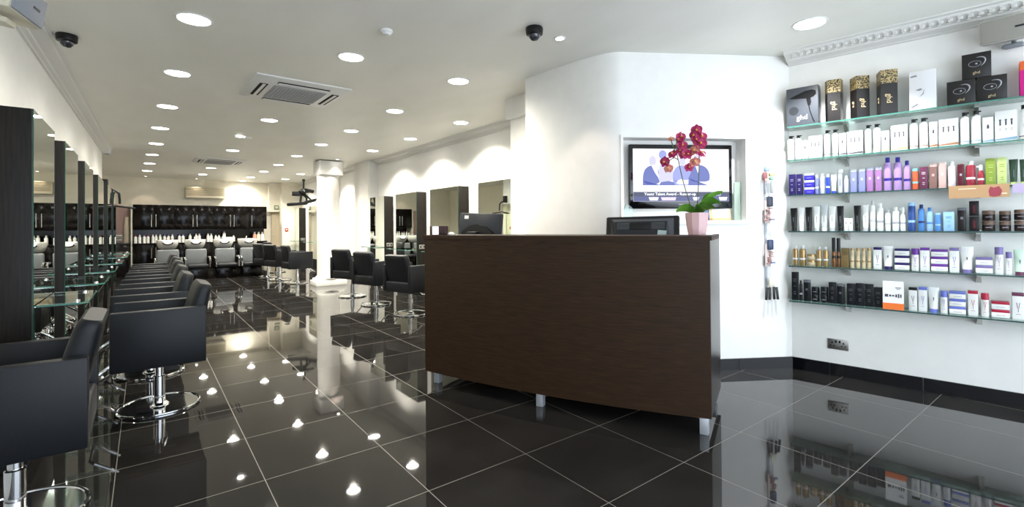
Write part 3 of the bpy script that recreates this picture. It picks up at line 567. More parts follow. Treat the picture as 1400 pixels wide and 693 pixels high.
# ---------------------------------------------------------------- wall sockets
def socket(loc, rz, label, parent=None, w=.146, h=.086):
    t = thing('wall_socket', label, 'socket', loc, rz) if parent is None else None
    if t is None:
        t = bpy.data.objects.new('wall_socket', None); COL.objects.link(t); t.parent = parent; t.location = loc; t.rotation_euler = (0, 0, rz)
    MB().box((0, -.004, 0), (w, .008, h), .002).build('face_plate', STEEL, t)
    m = MB()
    for sx in (-1, 1):
        m.box((sx * w * .27, -.009, .012), (.009, .003, .016)).box((sx * w * .27 - .012, -.009, -.012), (.012, .003, .008)).box((sx * w * .27 + .012, -.009, -.012), (.012, .003, .008)).box((sx * w * .09, -.0095, .022), (.014, .004, .02), .001)
    m.build('pin_slots', BLACKPL, t); return t
ar = math.atan2(UR.y, UR.x)
q = rp(.34, .0); socket((q[0], q[1], .262), ar, 'brushed steel double wall socket below the product shelves')
PROD = [
 (1, 0.032, 0.057, 0.216, 'pump', 'white', 'none', 'left tall white bottle with black pump cap of the plain white set'),
 (1, 0.09, 0.055, 0.215, 'pump', 'white', 'none', 'right tall white bottle with black pump cap of the plain white set'),
 (1, 0.142, 0.042, 0.161, 'carton', 'white', 'none', 'narrow white carton of the plain white set'),
 (1, 0.217, 0.103, 0.191, 'kit', 'white', 'none', 'wide white carton printed with three bottles of the plain white set'),
 (1, 0.299, 0.051, 0.227, 'pump', 'white', 'dark', 'left tall white bottle with black pump cap of the charcoal-striped white set'),
 (1, 0.355, 0.05, 0.226, 'pump', 'white', 'dark', 'right tall white bottle with black pump cap of the charcoal-striped white set'),
 (1, 0.407, 0.049, 0.185, 'carton', 'white', 'dark', 'narrow white carton of the charcoal-striped white set'),
 (1, 0.489, 0.107, 0.194, 'kit', 'white', 'dark', 'wide white carton printed with three bottles of the charcoal-striped white set'),
 (1, 0.573, 0.048, 0.229, 'pump', 'white', 'gold', 'left tall white bottle with black pump cap of the gold-striped white set'),
 (1, 0.627, 0.052, 0.23, 'pump', 'white', 'gold', 'right tall white bottle with black pump cap of the gold-striped white set'),
 (1, 0.681, 0.051, 0.166, 'carton', 'white', 'gold', 'narrow white carton of the gold-striped white set'),
 (1, 0.764, 0.105, 0.202, 'kit', 'white', 'gold', 'wide white carton printed with three bottles of the gold-striped white set'),
 (1, 0.848, 0.054, 0.232, 'pump', 'white', 'copper', 'left tall white bottle with black pump cap of the copper-striped white set'),
 (1, 0.904, 0.055, 0.232, 'pump', 'white', 'copper', 'right tall white bottle with black pump cap of the copper-striped white set'),
 (1, 0.959, 0.047, 0.192, 'carton', 'white', 'copper', 'narrow white carton of the copper-striped white set'),
 (1, 1.04, 0.111, 0.203, 'kit', 'white', 'copper', 'wide white carton printed with three bottles of the copper-striped white set'),
 (1, 1.125, 0.053, 0.235, 'pump', 'white', 'blue', 'left tall white bottle with black pump cap of the blue-striped white set'),
 (1, 1.183, 0.058, 0.237, 'pump', 'white', 'blue', 'right tall white bottle with black pump cap of the blue-striped white set'),
 (1, 1.241, 0.056, 0.179, 'carton', 'white', 'blue', 'narrow white carton of the blue-striped white set'),
 (1, 1.327, 0.111, 0.211, 'kit', 'white', 'blue', 'wide white carton printed with three bottles of the blue-striped white set'),
 (1, 1.414, 0.058, 0.238, 'pump', 'white', 'dark', 'tall white pump bottle at the far right end'),
 (2, 0.041, 0.047, 0.179, 'box', 'indigo', 'silver', 'dark purple box'),
 (2, 0.096, 0.047, 0.177, 'box', 'indigo', 'silver', 'second dark purple box'),
 (2, 0.169, 0.074, 0.179, 'stack3', 'violetblue', 'white', 'violet blue tub with white lid'),
 (2, 0.224, 0.03, 0.161, 'bottle', 'periw', 'white', 'slim blue bottle with white cap'),
 (2, 0.263, 0.036, 0.171, 'bottle', 'bluewhite', 'white', 'pale bottle with blue middle'),
 (2, 0.302, 0.032, 0.161, 'bottle', 'blue2', 'white', 'slim bright blue bottle'),
 (2, 0.342, 0.041, 0.155, 'tubeup', 'white', 'blue2', 'small white tube standing on blue cap'),
 (2, 0.387, 0.039, 0.194, 'tubedown', 'lav', 'white', 'pale silver lavender tube with white cap'),
 (2, 0.428, 0.035, 0.139, 'bottle', 'lav', 'silver', 'short silvery lavender bottle'),
 (2, 0.477, 0.048, 0.187, 'box2', 'lavblue', 'silver', 'lavender blue bottle'),
 (2, 0.531, 0.049, 0.186, 'box2', 'lavblue', 'silver', 'second lavender blue bottle'),
 (2, 0.582, 0.047, 0.19, 'box2', 'mauve', 'lav', 'mauve bottle'),
 (2, 0.635, 0.045, 0.189, 'box2', 'mauve', 'lav', 'second mauve bottle'),
 (2, 0.691, 0.053, 0.258, 'bottle', 'mauvel', 'navyp', 'tall mauve bottle with dark purple cap'),
 (2, 0.752, 0.055, 0.254, 'bottle', 'mauvel', 'navyp', 'second tall mauve bottle with dark purple cap'),
 (2, 0.806, 0.044, 0.223, 'bottle', 'mauvel', 'navyp', 'shorter mauve bottle with dark purple cap'),
 (2, 0.855, 0.04, 0.157, 'can', 'orange', 'aqua', 'orange can with aqua band'),
 (2, 0.901, 0.046, 0.166, 'box', 'plum', 'white', 'plum coloured box'),
 (2, 0.954, 0.049, 0.183, 'box2', 'brownp', 'pinkb', 'brown bottle with pinkish top'),
 (2, 1.004, 0.046, 0.19, 'box2', 'pinkb', 'peach', 'pale pink bottle'),
 (2, 1.055, 0.047, 0.191, 'bottle', 'pinkw', 'white', 'pinkish white bottle'),
 (2, 1.101, 0.039, 0.166, 'box2', 'darkred', 'darkred', 'dark red bottle'),
 (2, 1.152, 0.056, 0.185, 'bottle', 'redr', 'white', 'round red bottle with white cap'),
 (2, 1.203, 0.039, 0.154, 'spray', 'redr', 'white', 'small red spray bottle with white cap'),
 (2, 1.251, 0.052, 0.192, 'box', 'green', 'greenl', 'olive green box'),
 (2, 1.305, 0.049, 0.194, 'box', 'greenl', 'green', 'light green box'),
 (2, 1.36, 0.046, 0.176, 'tubeup', 'dkgreen', 'greenl', 'dark green tube'),
 (2, 1.404, 0.034, 0.171, 'tubeup', 'dkgreen', 'greenl', 'second dark green tube'),
 (3, 0.049, 0.057, 0.197, 'tubeup', 'black', 'black', 'first black tube'),
 (3, 0.106, 0.048, 0.2, 'tubeup', 'white', 'white', 'white tube between the first two black tubes'),
 (3, 0.161, 0.055, 0.201, 'tubeup', 'black', 'black', 'second black tube'),
 (3, 0.219, 0.05, 0.204, 'tubeup', 'white', 'silver', 'white tube right of the second black tube'),
 (3, 0.272, 0.052, 0.218, 'tubeup', 'silver', 'white', 'tallest silver grey tube'),
 (3, 0.328, 0.053, 0.203, 'tubeup', 'white', 'silver', 'white tube left of the third black tube'),
 (3, 0.384, 0.05, 0.204, 'tubeup', 'black', 'black', 'third black tube'),
 (3, 0.425, 0.028, 0.103, 'carton', 'white', 'none', 'tiny white carton'),
 (3, 0.455, 0.029, 0.102, 'carton', 'white', 'none', 'second tiny white carton'),
 (3, 0.497, 0.049, 0.203, 'tubeup', 'black', 'black', 'fourth black tube'),
 (3, 0.55, 0.049, 0.207, 'tubeup', 'white', 'silver', 'white tube right of the fourth black tube'),
 (3, 0.596, 0.037, 0.237, 'bottle', 'white', 'silver', 'tallest slim white bottle'),
 (3, 0.642, 0.047, 0.215, 'bottle', 'white', 'white', 'wide shouldered white bottle'),
 (3, 0.689, 0.038, 0.165, 'bottle', 'white', 'silver', 'short white bottle'),
 (3, 0.736, 0.046, 0.183, 'bottle', 'white', 'white', 'white bottle with broad cap'),
 (3, 0.779, 0.036, 0.179, 'spray', 'white', 'white', 'white spray bottle'),
 (3, 0.83, 0.049, 0.214, 'can', 'blued', 'bluel', 'big dark blue can'),
 (3, 0.885, 0.042, 0.197, 'bottle', 'bluem', 'navy', 'blue can with navy cap'),
 (3, 0.932, 0.04, 0.173, 'bottle', 'bluel', 'bluem', 'light blue slim can'),
 (3, 0.977, 0.037, 0.133, 'can', 'bluem', 'bluel', 'short blue can'),
 (3, 1.035, 0.062, 0.138, 'box', 'bluel', 'bluem', 'light blue box'),
 (3, 1.103, 0.049, 0.167, 'box2', 'blackish', 'grey', 'short black bottle'),
 (3, 1.166, 0.053, 0.213, 'stack2b', 'blackish', 'darkred', 'black box'),
 (3, 1.238, 0.069, 0.144, 'stack2', 'brownd', 'brownl', 'dark brown tub of the left pair'),
 (3, 1.317, 0.06, 0.139, 'stack2', 'brownd', 'brownl', 'dark brown tub of the middle pair'),
 (3, 1.389, 0.064, 0.147, 'stack2', 'brownd', 'brownl', 'dark brown tub of the right pair'),
 (4, 0.058, 0.046, 0.167, 'bottle', 'gold', 'clear', 'first gold bottle with clear cap'),
 (4, 0.112, 0.055, 0.168, 'bottle', 'gold', 'clear', 'second gold bottle with clear cap'),
 (4, 0.177, 0.067, 0.1, 'stack2', 'goldl', 'gold', 'pale gold jar'),
 (4, 0.233, 0.041, 0.163, 'bottle', 'gold', 'clear', 'third gold bottle with clear cap'),
 (4, 0.28, 0.043, 0.164, 'bottle', 'gold', 'clear', 'fourth gold bottle with clear cap'),
 (4, 0.336, 0.031, 0.239, 'bottle', 'bronze', 'black', 'tall bronze bottle with long black cap'),
 (4, 0.369, 0.031, 0.237, 'bottle', 'bronze', 'black', 'second tall bronze bottle with long black cap'),
 (4, 0.414, 0.053, 0.155, 'box', 'golddark', 'golddark', 'plain dull gold box'),
 (4, 0.461, 0.03, 0.156, 'can', 'goldl', 'gold', 'first slim gold can'),
 (4, 0.499, 0.03, 0.157, 'can', 'goldl', 'gold', 'second slim gold can'),
 (4, 0.535, 0.028, 0.158, 'can', 'goldl', 'gold', 'third slim gold can'),
 (4, 0.57, 0.029, 0.159, 'can', 'goldl', 'gold', 'fourth slim gold can'),
 (4, 0.623, 0.052, 0.168, 'band', 'white', 'indigo', 'white box with indigo top'),
 (4, 0.687, 0.069, 0.178, 'tubeup', 'white', 'indigo', 'white tube on indigo cap'),
 (4, 0.77, 0.092, 0.161, 'stack3', 'white', 'indigo', 'flat white jar box with indigo edge'),
 (4, 0.847, 0.05, 0.163, 'bandc', 'white', 'purple', 'white bottle with purple cap'),
 (4, 0.902, 0.056, 0.172, 'band', 'white', 'purple', 'white box with purple top'),
 (4, 0.981, 0.096, 0.161, 'stack3', 'white', 'purple', 'flat white jar box with purple edge'),
 (4, 1.061, 0.054, 0.174, 'band', 'white', 'lilac', 'white box with greyish lilac top'),
 (4, 1.127, 0.073, 0.184, 'tubeup', 'white', 'lilac', 'wide white tube on lilac cap'),
 (4, 1.212, 0.09, 0.113, 'stack2', 'white', 'lilac', 'flat white jar box with lilac edge'),
 (4, 1.285, 0.046, 0.185, 'bandc', 'white', 'lilac', 'tall white bottle with lilac cap'),
 (4, 1.331, 0.032, 0.153, 'bandc', 'white', 'lilac', 'small white bottle with lilac cap'),
 (4, 1.383, 0.062, 0.17, 'tubeup', 'mint', 'plum', 'pale mint tube on plum cap'),
 (5, 0.054, 0.05, 0.239, 'box', 'blackm', 'grey', 'tallest black box'),
 (5, 0.097, 0.027, 0.17, 'bottle', 'blackm', 'blackm', 'thin black bottle'),
 (5, 0.142, 0.054, 0.178, 'box2', 'blackm', 'grey', 'broad black bottle'),
 (5, 0.202, 0.059, 0.125, 'stack2', 'blackm', 'grey', 'low black tub of the left stack'),
 (5, 0.267, 0.056, 0.13, 'stack2', 'blackm', 'grey', 'low black tub of the right stack'),
 (5, 0.324, 0.051, 0.171, 'box', 'blackm', 'grey', 'first upright black box'),
 (5, 0.379, 0.055, 0.163, 'box2', 'blackm', 'grey', 'tapered black bottle'),
 (5, 0.449, 0.055, 0.169, 'box', 'blackm', 'grey', 'second upright black box'),
 (5, 0.508, 0.057, 0.176, 'box', 'blackm', 'grey', 'third upright black box'),
 (5, 0.567, 0.055, 0.175, 'box', 'blackm', 'grey', 'fourth upright black box'),
 (5, 0.624, 0.055, 0.154, 'box', 'blackm', 'grey', 'shortest upright black box'),
 (5, 0.831, 0.05, 0.171, 'band', 'white', 'black', 'white box with black top'),
 (5, 0.887, 0.051, 0.178, 'band', 'white', 'iris', 'white box with iris blue top'),
 (5, 0.947, 0.065, 0.181, 'tubeup', 'white', 'iris', 'white tube on iris blue cap'),
 (5, 1.003, 0.043, 0.159, 'bandc', 'white', 'iris', 'white bottle with iris blue cap'),
 (5, 1.074, 0.092, 0.162, 'stack3', 'white', 'iris', 'flat white jar box with iris blue edge'),
 (5, 1.154, 0.054, 0.174, 'band', 'white', 'crimson', 'white box with crimson top'),
 (5, 1.214, 0.044, 0.162, 'bandc', 'white', 'crimson', 'white bottle with crimson cap'),
 (5, 1.288, 0.093, 0.112, 'stack2', 'white', 'crimson', 'flat white jar box with crimson edge'),
 (5, 1.371, 0.059, 0.179, 'band', 'white', 'plum', 'white box with plum top'),
 (5, 1.423, 0.039, 0.176, 'tubeup', 'white', 'plum', 'white tube on plum cap'),
]
# ---------------------------------------------------------------- product shelves
SZ = [2.098, 1.814, 1.516, 1.208, .914, .616]
SN = ['top', 'second', 'third', 'fourth', 'fifth', 'bottom']
SG = mat('shelf_glass_tinted', '#b9dccf', .03, trans=.85, ior=1.45)
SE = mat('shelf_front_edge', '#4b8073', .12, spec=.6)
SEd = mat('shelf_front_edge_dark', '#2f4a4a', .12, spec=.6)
for i, z in enumerate(SZ):
    t = thing('glass_shelf', f'long green-edged glass wall shelf, the {SN[i]} of six in the product display', 'shelf', (rp(0)[0], rp(0)[1], z), ar, 'glass product shelves')
    # the left end follows the niche wall
    MB().prism([(.004, 0), (.024 + .0, -.178), (2.6, -.178), (2.6, 0)], -.010, 0).build('glass_panel', SG, t)
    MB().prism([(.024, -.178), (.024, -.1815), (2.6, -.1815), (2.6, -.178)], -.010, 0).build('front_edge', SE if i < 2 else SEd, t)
    for bx in (.42, 1.185, 1.95):
        m = MB(); m.loft([[(bx - .016, 0, -.012), (bx + .016, 0, -.012), (bx + .016, 0, -.075), (bx - .016, 0, -.075)], [(bx - .014, -.05, -.012), (bx + .014, -.05, -.012), (bx + .014, -.05, -.052), (bx - .014, -.05, -.052)], [(bx - .01, -.1, -.012), (bx + .01, -.1, -.012), (bx + .01, -.1, -.022), (bx - .01, -.1, -.022)]])
        m.box((bx, -.05, .004), (.03, .1, .007), .002); m.build('bracket', STEEL, t)
PC = dict(white='#eeeeec', black='#141416', blackm='#17181c', silver='#c4c7ca', grey='#6b6e74', indigo='#2c2260', violetblue='#3a30b4', periw='#7f86d6', bluewhite='#c8cff0', blue2='#2f49c0', lav='#c5c4da',
          lavblue='#8d92c8', mauve='#a877ae', mauvel='#b996cf', navyp='#33258c', orange='#d85f3a', aqua='#7fd0c8', plum='#6b3550', brownp='#8d6a62', pinkb='#d9b6ae', peach='#ebd0c6', pinkw='#efd9dd', darkred='#5a1a28', redr='#a03040',
          green='#8b9f3f', greenl='#c0cf84', dkgreen='#28402e', blued='#2d4d8e', bluel='#9cc4ea', bluem='#4f86c8', navy='#22356e', blackish='#1a1416', brownd='#2b1d1c', brownl='#6d5648', gold='#a88c5e', goldl='#c9b793', golddark='#75613d',
          clear='#c9ccd0', bronze='#7c5334', purple='#6e3a9a', lilac='#8074ac', mint='#d3ead8', iris='#6c7acc', crimson='#b3213f')
PM = {}
def pm(k):
    if k not in PM: PM[k] = mat('packaging_' + k, PC[k], .35 if k not in ('gold', 'goldl', 'silver', 'bronze') else .25, metal=.55 if k in ('gold', 'bronze') else 0, spec=.4)
    return PM[k]
INK = mat('printed_ink', '#4b4b52', .6); INKL = mat('printed_ink_pale', '#a9abb2', .6)
STR = dict(none=None, dark='#57565e', gold='#d9bd84', copper='#a8795a', blue='#8fb0c6', grey='#8e8e92')
STRM = {k: mat('stripe_' + k, v, .5) for k, v in STR.items() if v}
CATS = dict(pump='bottle', carton='box', kit='box', box='box', box2='bottle', bottle='bottle', can='bottle', spray='bottle', tubeup='tube', tubedown='tube', band='box', bandc='bottle', stack3='jar', stack2='jar', stack2b='box')
def product(s, tt, w, h, k, c1, c2, desc):
    OFF = .12
    x, y = rp(tt, OFF)
    dep = min(max(w * .8, .03), .075)
    yc = OFF - dep / 2       # product front face about .12 from the wall
    x, y = rp(tt, yc)
    w = w * .94
    cat = CATS[k]; nm = {'pump': 'pump_bottle', 'carton': 'carton', 'kit': 'boxed_set', 'box': 'product_box', 'box2': 'shampoo_bottle', 'bottle': 'shampoo_bottle', 'can': 'spray_can', 'spray': 'spray_bottle', 'tubeup': 'cream_tube', 'tubedown': 'cream_tube', 'band': 'product_box', 'bandc': 'shampoo_bottle', 'stack3': 'product_jar', 'stack2': 'product_jar', 'stack2b': 'product_box'}[k]
    lab = desc + f', {SN[s]} shelf'
    grp = f'hair products on the {SN[s]} shelf'
    def root(z=0, name=nm, label=lab): return thing(name, label, cat, (x, y, SZ[s] + .0005 + z), ar, grp)
    A, B = pm(c1) if c1 in PC else None, pm(c2) if c2 in PC else None
    f = -dep / 2
    if k in ('stack3', 'stack2', 'stack2b'):
        n = 3 if k == 'stack3' else 2
        hh = h / n; nms = ['bottom', 'middle', 'top'] if n == 3 else ['lower', 'upper']
        for i in range(n):
            t = root(i * hh, label=f'{nms[i]} {desc}, {SN[s]} shelf' + (', stacked' if True else ''))
            if c1 == 'white' or c2 == 'white':
                body, lid = (pm('white'), B) if c1 == 'white' else (A, pm('white'))
                MB().box((0, 0, hh * .35), (w, dep, hh * .66), .004).build('body', body, t); MB().box((0, 0, hh * .84), (w * 1.0, dep * 1.0, hh * .3), .003).build('lid', lid, t)
            elif k == 'stack2b':
                MB().box((0, 0, hh * .49), (w, dep, hh * .97), .002).build('body', A, t); MB().box((0, f - .0005, hh * .45), (w * .25, .001, hh * .5)).build('printed_label', B, t); continue
            else:
                MB().lathe([(w * .47, 0), (w * .5, .003), (w * .5, hh * .62)], seg=20).build('body', A, t); MB().lathe([(w * .5, hh * .64), (w * .5, hh * .93), (w * .46, hh * .97)], seg=20).build('lid', A if c2 in ('grey',) else B, t)
            q = MB().box((0, f - .0007 if c1 == 'white' or c2 == 'white' else -w * .5 - .0004, hh * .35), (w * .5, .001, .003)); q.build('printed_label', INKL, t)
        return
    t = root()
    if k == 'pump':
        r = w * .46
        MB().lathe([(r * .92, 0), (r, .004), (r, h * .80), (r * .9, h * .845), (r * .45, h * .875), (r * .4, h * .89)], seg=24).build('body', A, t)
        m = MB(); m.lathe([(r * .58, h * .885), (r * .58, h * .94), (r * .42, h * .945), (r * .42, h * .955), (r * .62, h * .96), (r * .62, h * .99), (0, h)], seg=16); m.box((.28 * w, 0, h * .968), (w * .4, w * .28, h * .036), .002); m.build('pump_cap', BLACKPL, t)
        if c2 in STRM: MB().lathe([(r + .0004, h * .10), (r + .0006, h * .125)], seg=24, cap=False).build('stripe', STRM[c2], t)
        m = MB(); m.box((0, -r - .0002, h * .45), (r * .5, .0008, h * .012)).box((0, -r - .0002, h * .41), (r * .7, .0008, h * .01)).box((-r * .1, -r - .0002, h * .36), (r * .4, .0008, h * .01)); m.build('printed_label', INKL, t)
    elif k in ('carton', 'kit'):
        d = dep if k == 'carton' else .07
        MB().box((0, 0, h / 2), (w, d, h), .001).build('box_body', A, t)
        m = MB(); ff = -d / 2 - .0004
        if k == 'kit':
            for q in (-.26, 0, .26): m.box((w * q, ff, h * .60), (w * .075, .0008, h * .14), .0).box((w * q, ff, h * .70), (w * .10, .0008, h * .05)).box((w * q, ff, h * .42), (w * .12, .0008, h * .01)).box((w * q, ff, h * .38), (w * .10, .0008, h * .01))
        else: m.box((0, ff, h * .62), (w * .22, .0008, h * .12)).box((0, ff, h * .7), (w * .12, .0008, h * .05)).box((0, ff, h * .35), (w * .4, .0008, h * .01))
        m.build('printed_label', INK if h > .05 else INKL, t)
        if c2 in STRM: MB().quads([[(-w * .5, ff, h * .06), (w * .5, ff, h * .06), (w * .5, ff, h * .15), (-w * .5, ff, h * .10)]]).build('stripe', STRM[c2], t)
    elif k == 'box':
        MB().box((0, 0, h / 2), (w, dep, h), .001).build('box_body', A, t)
        m = MB()
        for q in (.75, .68, .5, .3, .22): m.box((0, f - .0005, h * q), (w * (.5 if q > .6 else .3), .001, h * .02))
        m.build('printed_label', B, t)
    elif k == 'box2':
        m = MB(); E_ = [(.5, .42), (.5, .5), (.48, .5)]
        def rr(a, b, z): return [(a * math.copysign(abs(math.cos(q)) ** .5, math.cos(q)), b * math.copysign(abs(math.sin(q)) ** .5, math.sin(q)), z) for q in [2 * math.pi * i / 20 for i in range(20)]]
        m.loft([rr(w * .46, dep * .46, 0), rr(w * .5, dep * .5, .005), rr(w * .47, dep * .46, h * .5), rr(w * .5, dep * .5, h * .88)]); m.build('body', A, t)
        m = MB(); m.loft([rr(w * .5, dep * .5, h * .885), rr(w * .5, dep * .48, h * .985), rr(w * .47, dep * .45, h)]); m.build('cap', B, t)
        MB().box((0, -dep * .5, h * .55), (w * .3, .001, h * .1)).build('printed_label', B if c1 != c2 else INKL, t)
    elif k in ('bottle', 'can', 'spray'):
        r = w * .47
        if k == 'can': prof = [(r * .95, 0), (r, .004), (r, h * .86), (r * .9, h * .88)]; cp = [(r * .97, h * .88), (r * .97, h * .98), (r * .9, h)]
        elif k == 'spray': prof = [(r * .9, 0), (r, .004), (r, h * .55), (r * .75, h * .68), (r * .4, h * .74)]; cp = [(r * .5, h * .74), (r * .6, h * .8), (r * .6, h * .95), (r * .4, h)]
        else:
            tall = h > .13
            sh = .78 if tall else .72
            prof = [(r * .92, 0), (r, .004), (r, h * sh), (r * .9, h * (sh + .05)), (r * .55, h * (sh + .07))]; cp = [(r * .58, h * (sh + .07)), (r * .6, h * .98), (r * .5, h)]
            if c1 == 'bronze': prof = [(r * .92, 0), (r, .004), (r, h * .5), (r * .9, h * .52)]; cp = [(r * .95, h * .52), (r * .95, h * .99), (r * .8, h)]
        MB().lathe(prof, seg=20).build('body', A, t)
        m = MB(); m.lathe(cp, seg=20)
        if k == 'spray': m.box((-.35 * w, 0, h * .92), (w * .5, w * .22, h * .08), .002)
        m.build('cap', B, t)
        MB().lathe([(r + .0003, h * .3), (r + .0003, h * .38)], seg=20, cap=False).build('printed_label', B if c1 != c2 else INKL, t)
    elif k in ('tubeup', 'tubedown'):
        n = 20
        def el(a, b, z): return [(a * math.cos(q), b * math.sin(q), z) for q in [2 * math.pi * i / n for i in range(n)]]
        ch = h * (.13 if c1 != c2 else .16); rb = w * .38
        m = MB()
        if k == 'tubeup':
            m.loft([el(rb, min(rb, dep * .5), ch), el(w * .43, min(rb, dep * .42), h * .5), el(w * .5, dep * .12, h * .93), el(w * .5, .0015, h)]); m.build('body', A, t)
            m = MB(); m.loft([el(rb * .98, min(rb, dep * .5) * .98, 0), el(rb, min(rb, dep * .5), ch * .98)]); m.build('cap', B, t)
        else:
            m.loft([el(w * .36, .0015, 0), el(w * .4, dep * .2, h * .15), el(rb, dep * .4, h * .84)]); m.build('body', A, t)
            m = MB(); m.loft([el(w * .5, dep * .45, h * .85), el(w * .5, dep * .45, h)]); m.build('cap', B, t)
        MB().box((0, -min(rb, dep * .4) * .95 - .001, h * .45), (w * .08, .002, h * .3)).build('printed_label', INK if c1 not in ('black', 'dkgreen') else pm('grey'), t)
    elif k in ('band', 'bandc'):
        m = MB()
        if k == 'band': m.box((0, 0, h * .44), (w, dep, h * .88), .001); cp = MB().box((0, 0, h * .94), (w, dep, h * .12), .001)
        else: m.lathe([(w * .46, 0), (w * .49, .004), (w * .49, h * .72)], seg=22); cp = MB().lathe([(w * .49, h * .725), (w * .49, h * .98), (w * .45, h)], seg=22)
        m.build('body', A, t); cp.build('top' if k == 'band' else 'cap', B, t)
        m = MB(); yy = f - .0005 if k == 'band' else -w * .49 - .0004
        # crest mark: two leaf strokes and a line of print
        for sx in (-1, 1):
            m.quads([[(sx * w * .02, yy, h * .42), (sx * w * .06, yy, h * .42), (sx * w * .16, yy, h * .62), (sx * w * .11, yy, h * .64)]])
        m.box((0, yy, h * .35), (w * .04, .0008, h * .14)).box((0, yy, h * .2), (w * .4, .0008, h * .012))
        m.build('printed_crest', mat('crest_' + c2, PC[c2], .5) if ('crest_' + c2) not in bpy.data.materials else bpy.data.materials['crest_' + c2], t)
for pr in PROD: product(*pr)

# things on the top shelf
BRONZ = mat('gold_print', '#c9b58a', .45)
def tshelf(name, label, cat, tt, off=.08, rz=0, group=None, s=0, z=0): q = rp(tt, off); return thing(name, label, cat, (q[0], q[1], SZ[s] + .0005 + z), ar + rz, group)
def F(x, y, z, sc_=1): return Matrix.Translation((x, y, z)) @ Matrix.Rotation(R(90), 4, 'X')
t = tshelf('hairdryer_box', 'grey box printed with a black hairdryer at the left end of the top shelf', 'box', .128, .09, R(0))
MB().box((0, 0, .165), (.235, .09, .33), .001).build('box_body', mat('box_slate', '#4c5056', .4), t)
m_ = MB(); y0 = -.0456
m_.prism([(-.098, .245), (-.06, .262), (.02, .292), (.075, .296), (.1, .285), (.104, .255), (.085, .235), (.055, .226), (-.06, .238)], 0, .0006, M=Matrix.Translation((0, y0, 0)) @ Matrix.Rotation(R(90), 4, 'X'))
m_.prism([(.03, .236), (.062, .232), (.068, .19), (.06, .165), (.042, .168)], 0, .0006, M=Matrix.Translation((0, y0, 0)) @ Matrix.Rotation(R(90), 4, 'X'))
m_.tube([(.05, y0, .17), (.058, y0, .12), (.075, y0, .06), (.09, y0, .02)], .004, 6); m_.build('dryer_picture', BLACKPL, t)
MB().lathe([(.036, 0), (.036, .0007)], seg=28, M=F(-.062, y0, .135)).build('round_badge', mat('badge_dark', '#25282c', .5), t)
text_mesh('printed_word', 'ghd', .058, WHITEPL, F(.0, y0 - .0004, .072), t)
GB = noise_mat('gold_leopard_print', '#2b241b', '#b5a06e', nscale=120, rough=.4, detail=1, lo=.44, hi=.56); BKBOX = mat('black_carton', '#1d1a19', .35)
def gbox(tt, rz, h, w, label, hex_=False):
    t = tshelf('styler_box', label, 'box', tt, .085, rz, 'tall black gift boxes on the top shelf')
    if hex_: pl = [(-.5, -.1), (-.25, -.5), (.5, -.35), (.5, .3), (-.2, .5)]
    else: pl = [(-.5, -.5), (.5, -.5), (.5, .5), (-.5, .5)]
    pl = [(a * w, b * w) for a, b in pl]
    MB().prism(pl, 0, h * .70).build('lower_body', BKBOX, t); MB().prism([(a * 1.01, b * 1.01) for a, b in pl], h * .70, h).build('patterned_lid', GB, t)
    if hex_: text_mesh('printed_word', 'ghd', .05, BRONZ, Matrix.Translation((.015, -w * .435, h * .38)) @ Matrix.Rotation(R(11), 4, 'Z') @ Matrix.Rotation(R(90), 4, 'X') @ Matrix.Rotation(R(-90), 4, 'Z'), t)
    else:
        text_mesh('printed_word', 'ghd', .05, BRONZ, Matrix.Translation((0, -w * .5 - .0006, h * .36)) @ Matrix.Rotation(R(90), 4, 'X') @ Matrix.Rotation(R(-90), 4, 'Z'), t)
        text_mesh('printed_word', 'ghd', .034, BRONZ, Matrix.Translation((-w * .5 - .0006, 0, h * .36)) @ Matrix.Rotation(R(-90), 4, 'Z') @ Matrix.Rotation(R(90), 4, 'X') @ Matrix.Rotation(R(-90), 4, 'Z'), t)
gbox(.345, R(-4), .345, .115, 'tall black box with large gold speckles, first after the hairdryer box', True)
gbox(.520, R(36), .338, .092, 'tall black box with fine dull gold top, middle of the three')
gbox(.692, R(20), .345, .105, 'tall black box with gold speckled top and bright lettering, rightmost of the three')
t = tshelf('portrait_card', 'white display card with a pale close-up face, on the top shelf', 'display card', .903, .10)
MB().box((0, 0, .147), (.152, .05, .294), .001).build('card_box', mat('card_white', '#e3e3e5', .5), t)
m_ = MB(); PG = mat('print_grey', '#8d8d93', .6); Y_ = -.0256
for pn, poly in zip(('printed_brow', 'printed_eye', 'printed_nose', 'printed_mouth'), ([(-.07, .262), (-.035, .268), (-.03, .256), (-.065, .252)], [(-.04, .155), (-.012, .165), (0, .155), (-.02, .147)], [(-.02, .1), (.0, .125), (.012, .16), (.004, .118)], [(-.07, .035), (-.03, .055), (-.025, .045), (-.06, .025)])):
    MB().prism(poly, 0, .0006, M=F(0, Y_, 0)).build(pn, PG, t)
SIL = mat('swirl_silver', '#a9a9b0', .35)
def bbox(tt, z, label):
    t = tshelf('styler_box', label, 'box', tt, .085, 0, 'low black boxes with a silver swirl', z=z)
    MB().box((0, 0, .088), (.147, .10, .172), .001).build('box_body', BKBOX, t)
    m = MB(); m.tube([(.045 * math.cos(R(a)) + .0, -.0508, .105 + .036 * math.sin(R(a)) + .012 * math.cos(R(a))) for a in range(-60, 100, 10)], .0028, 5, taper=lambda s: .3 + 1.2 * math.sin(math.pi * s))
    m.tube([(.032 * math.cos(R(a)) - .008, -.0508, .1 + .02 * math.sin(R(a))) for a in range(0, 360, 24)], .0012, 4, closed=True); m.lathe([(.006, 0), (.004, .002), (0, .003)], seg=12, M=F(.0, -.0502, .1)); m.build('printed_swirl', SIL, t)
    text_mesh('printed_word', 'ghd', .026, BRONZ, F(0, -.0506, .038), t)
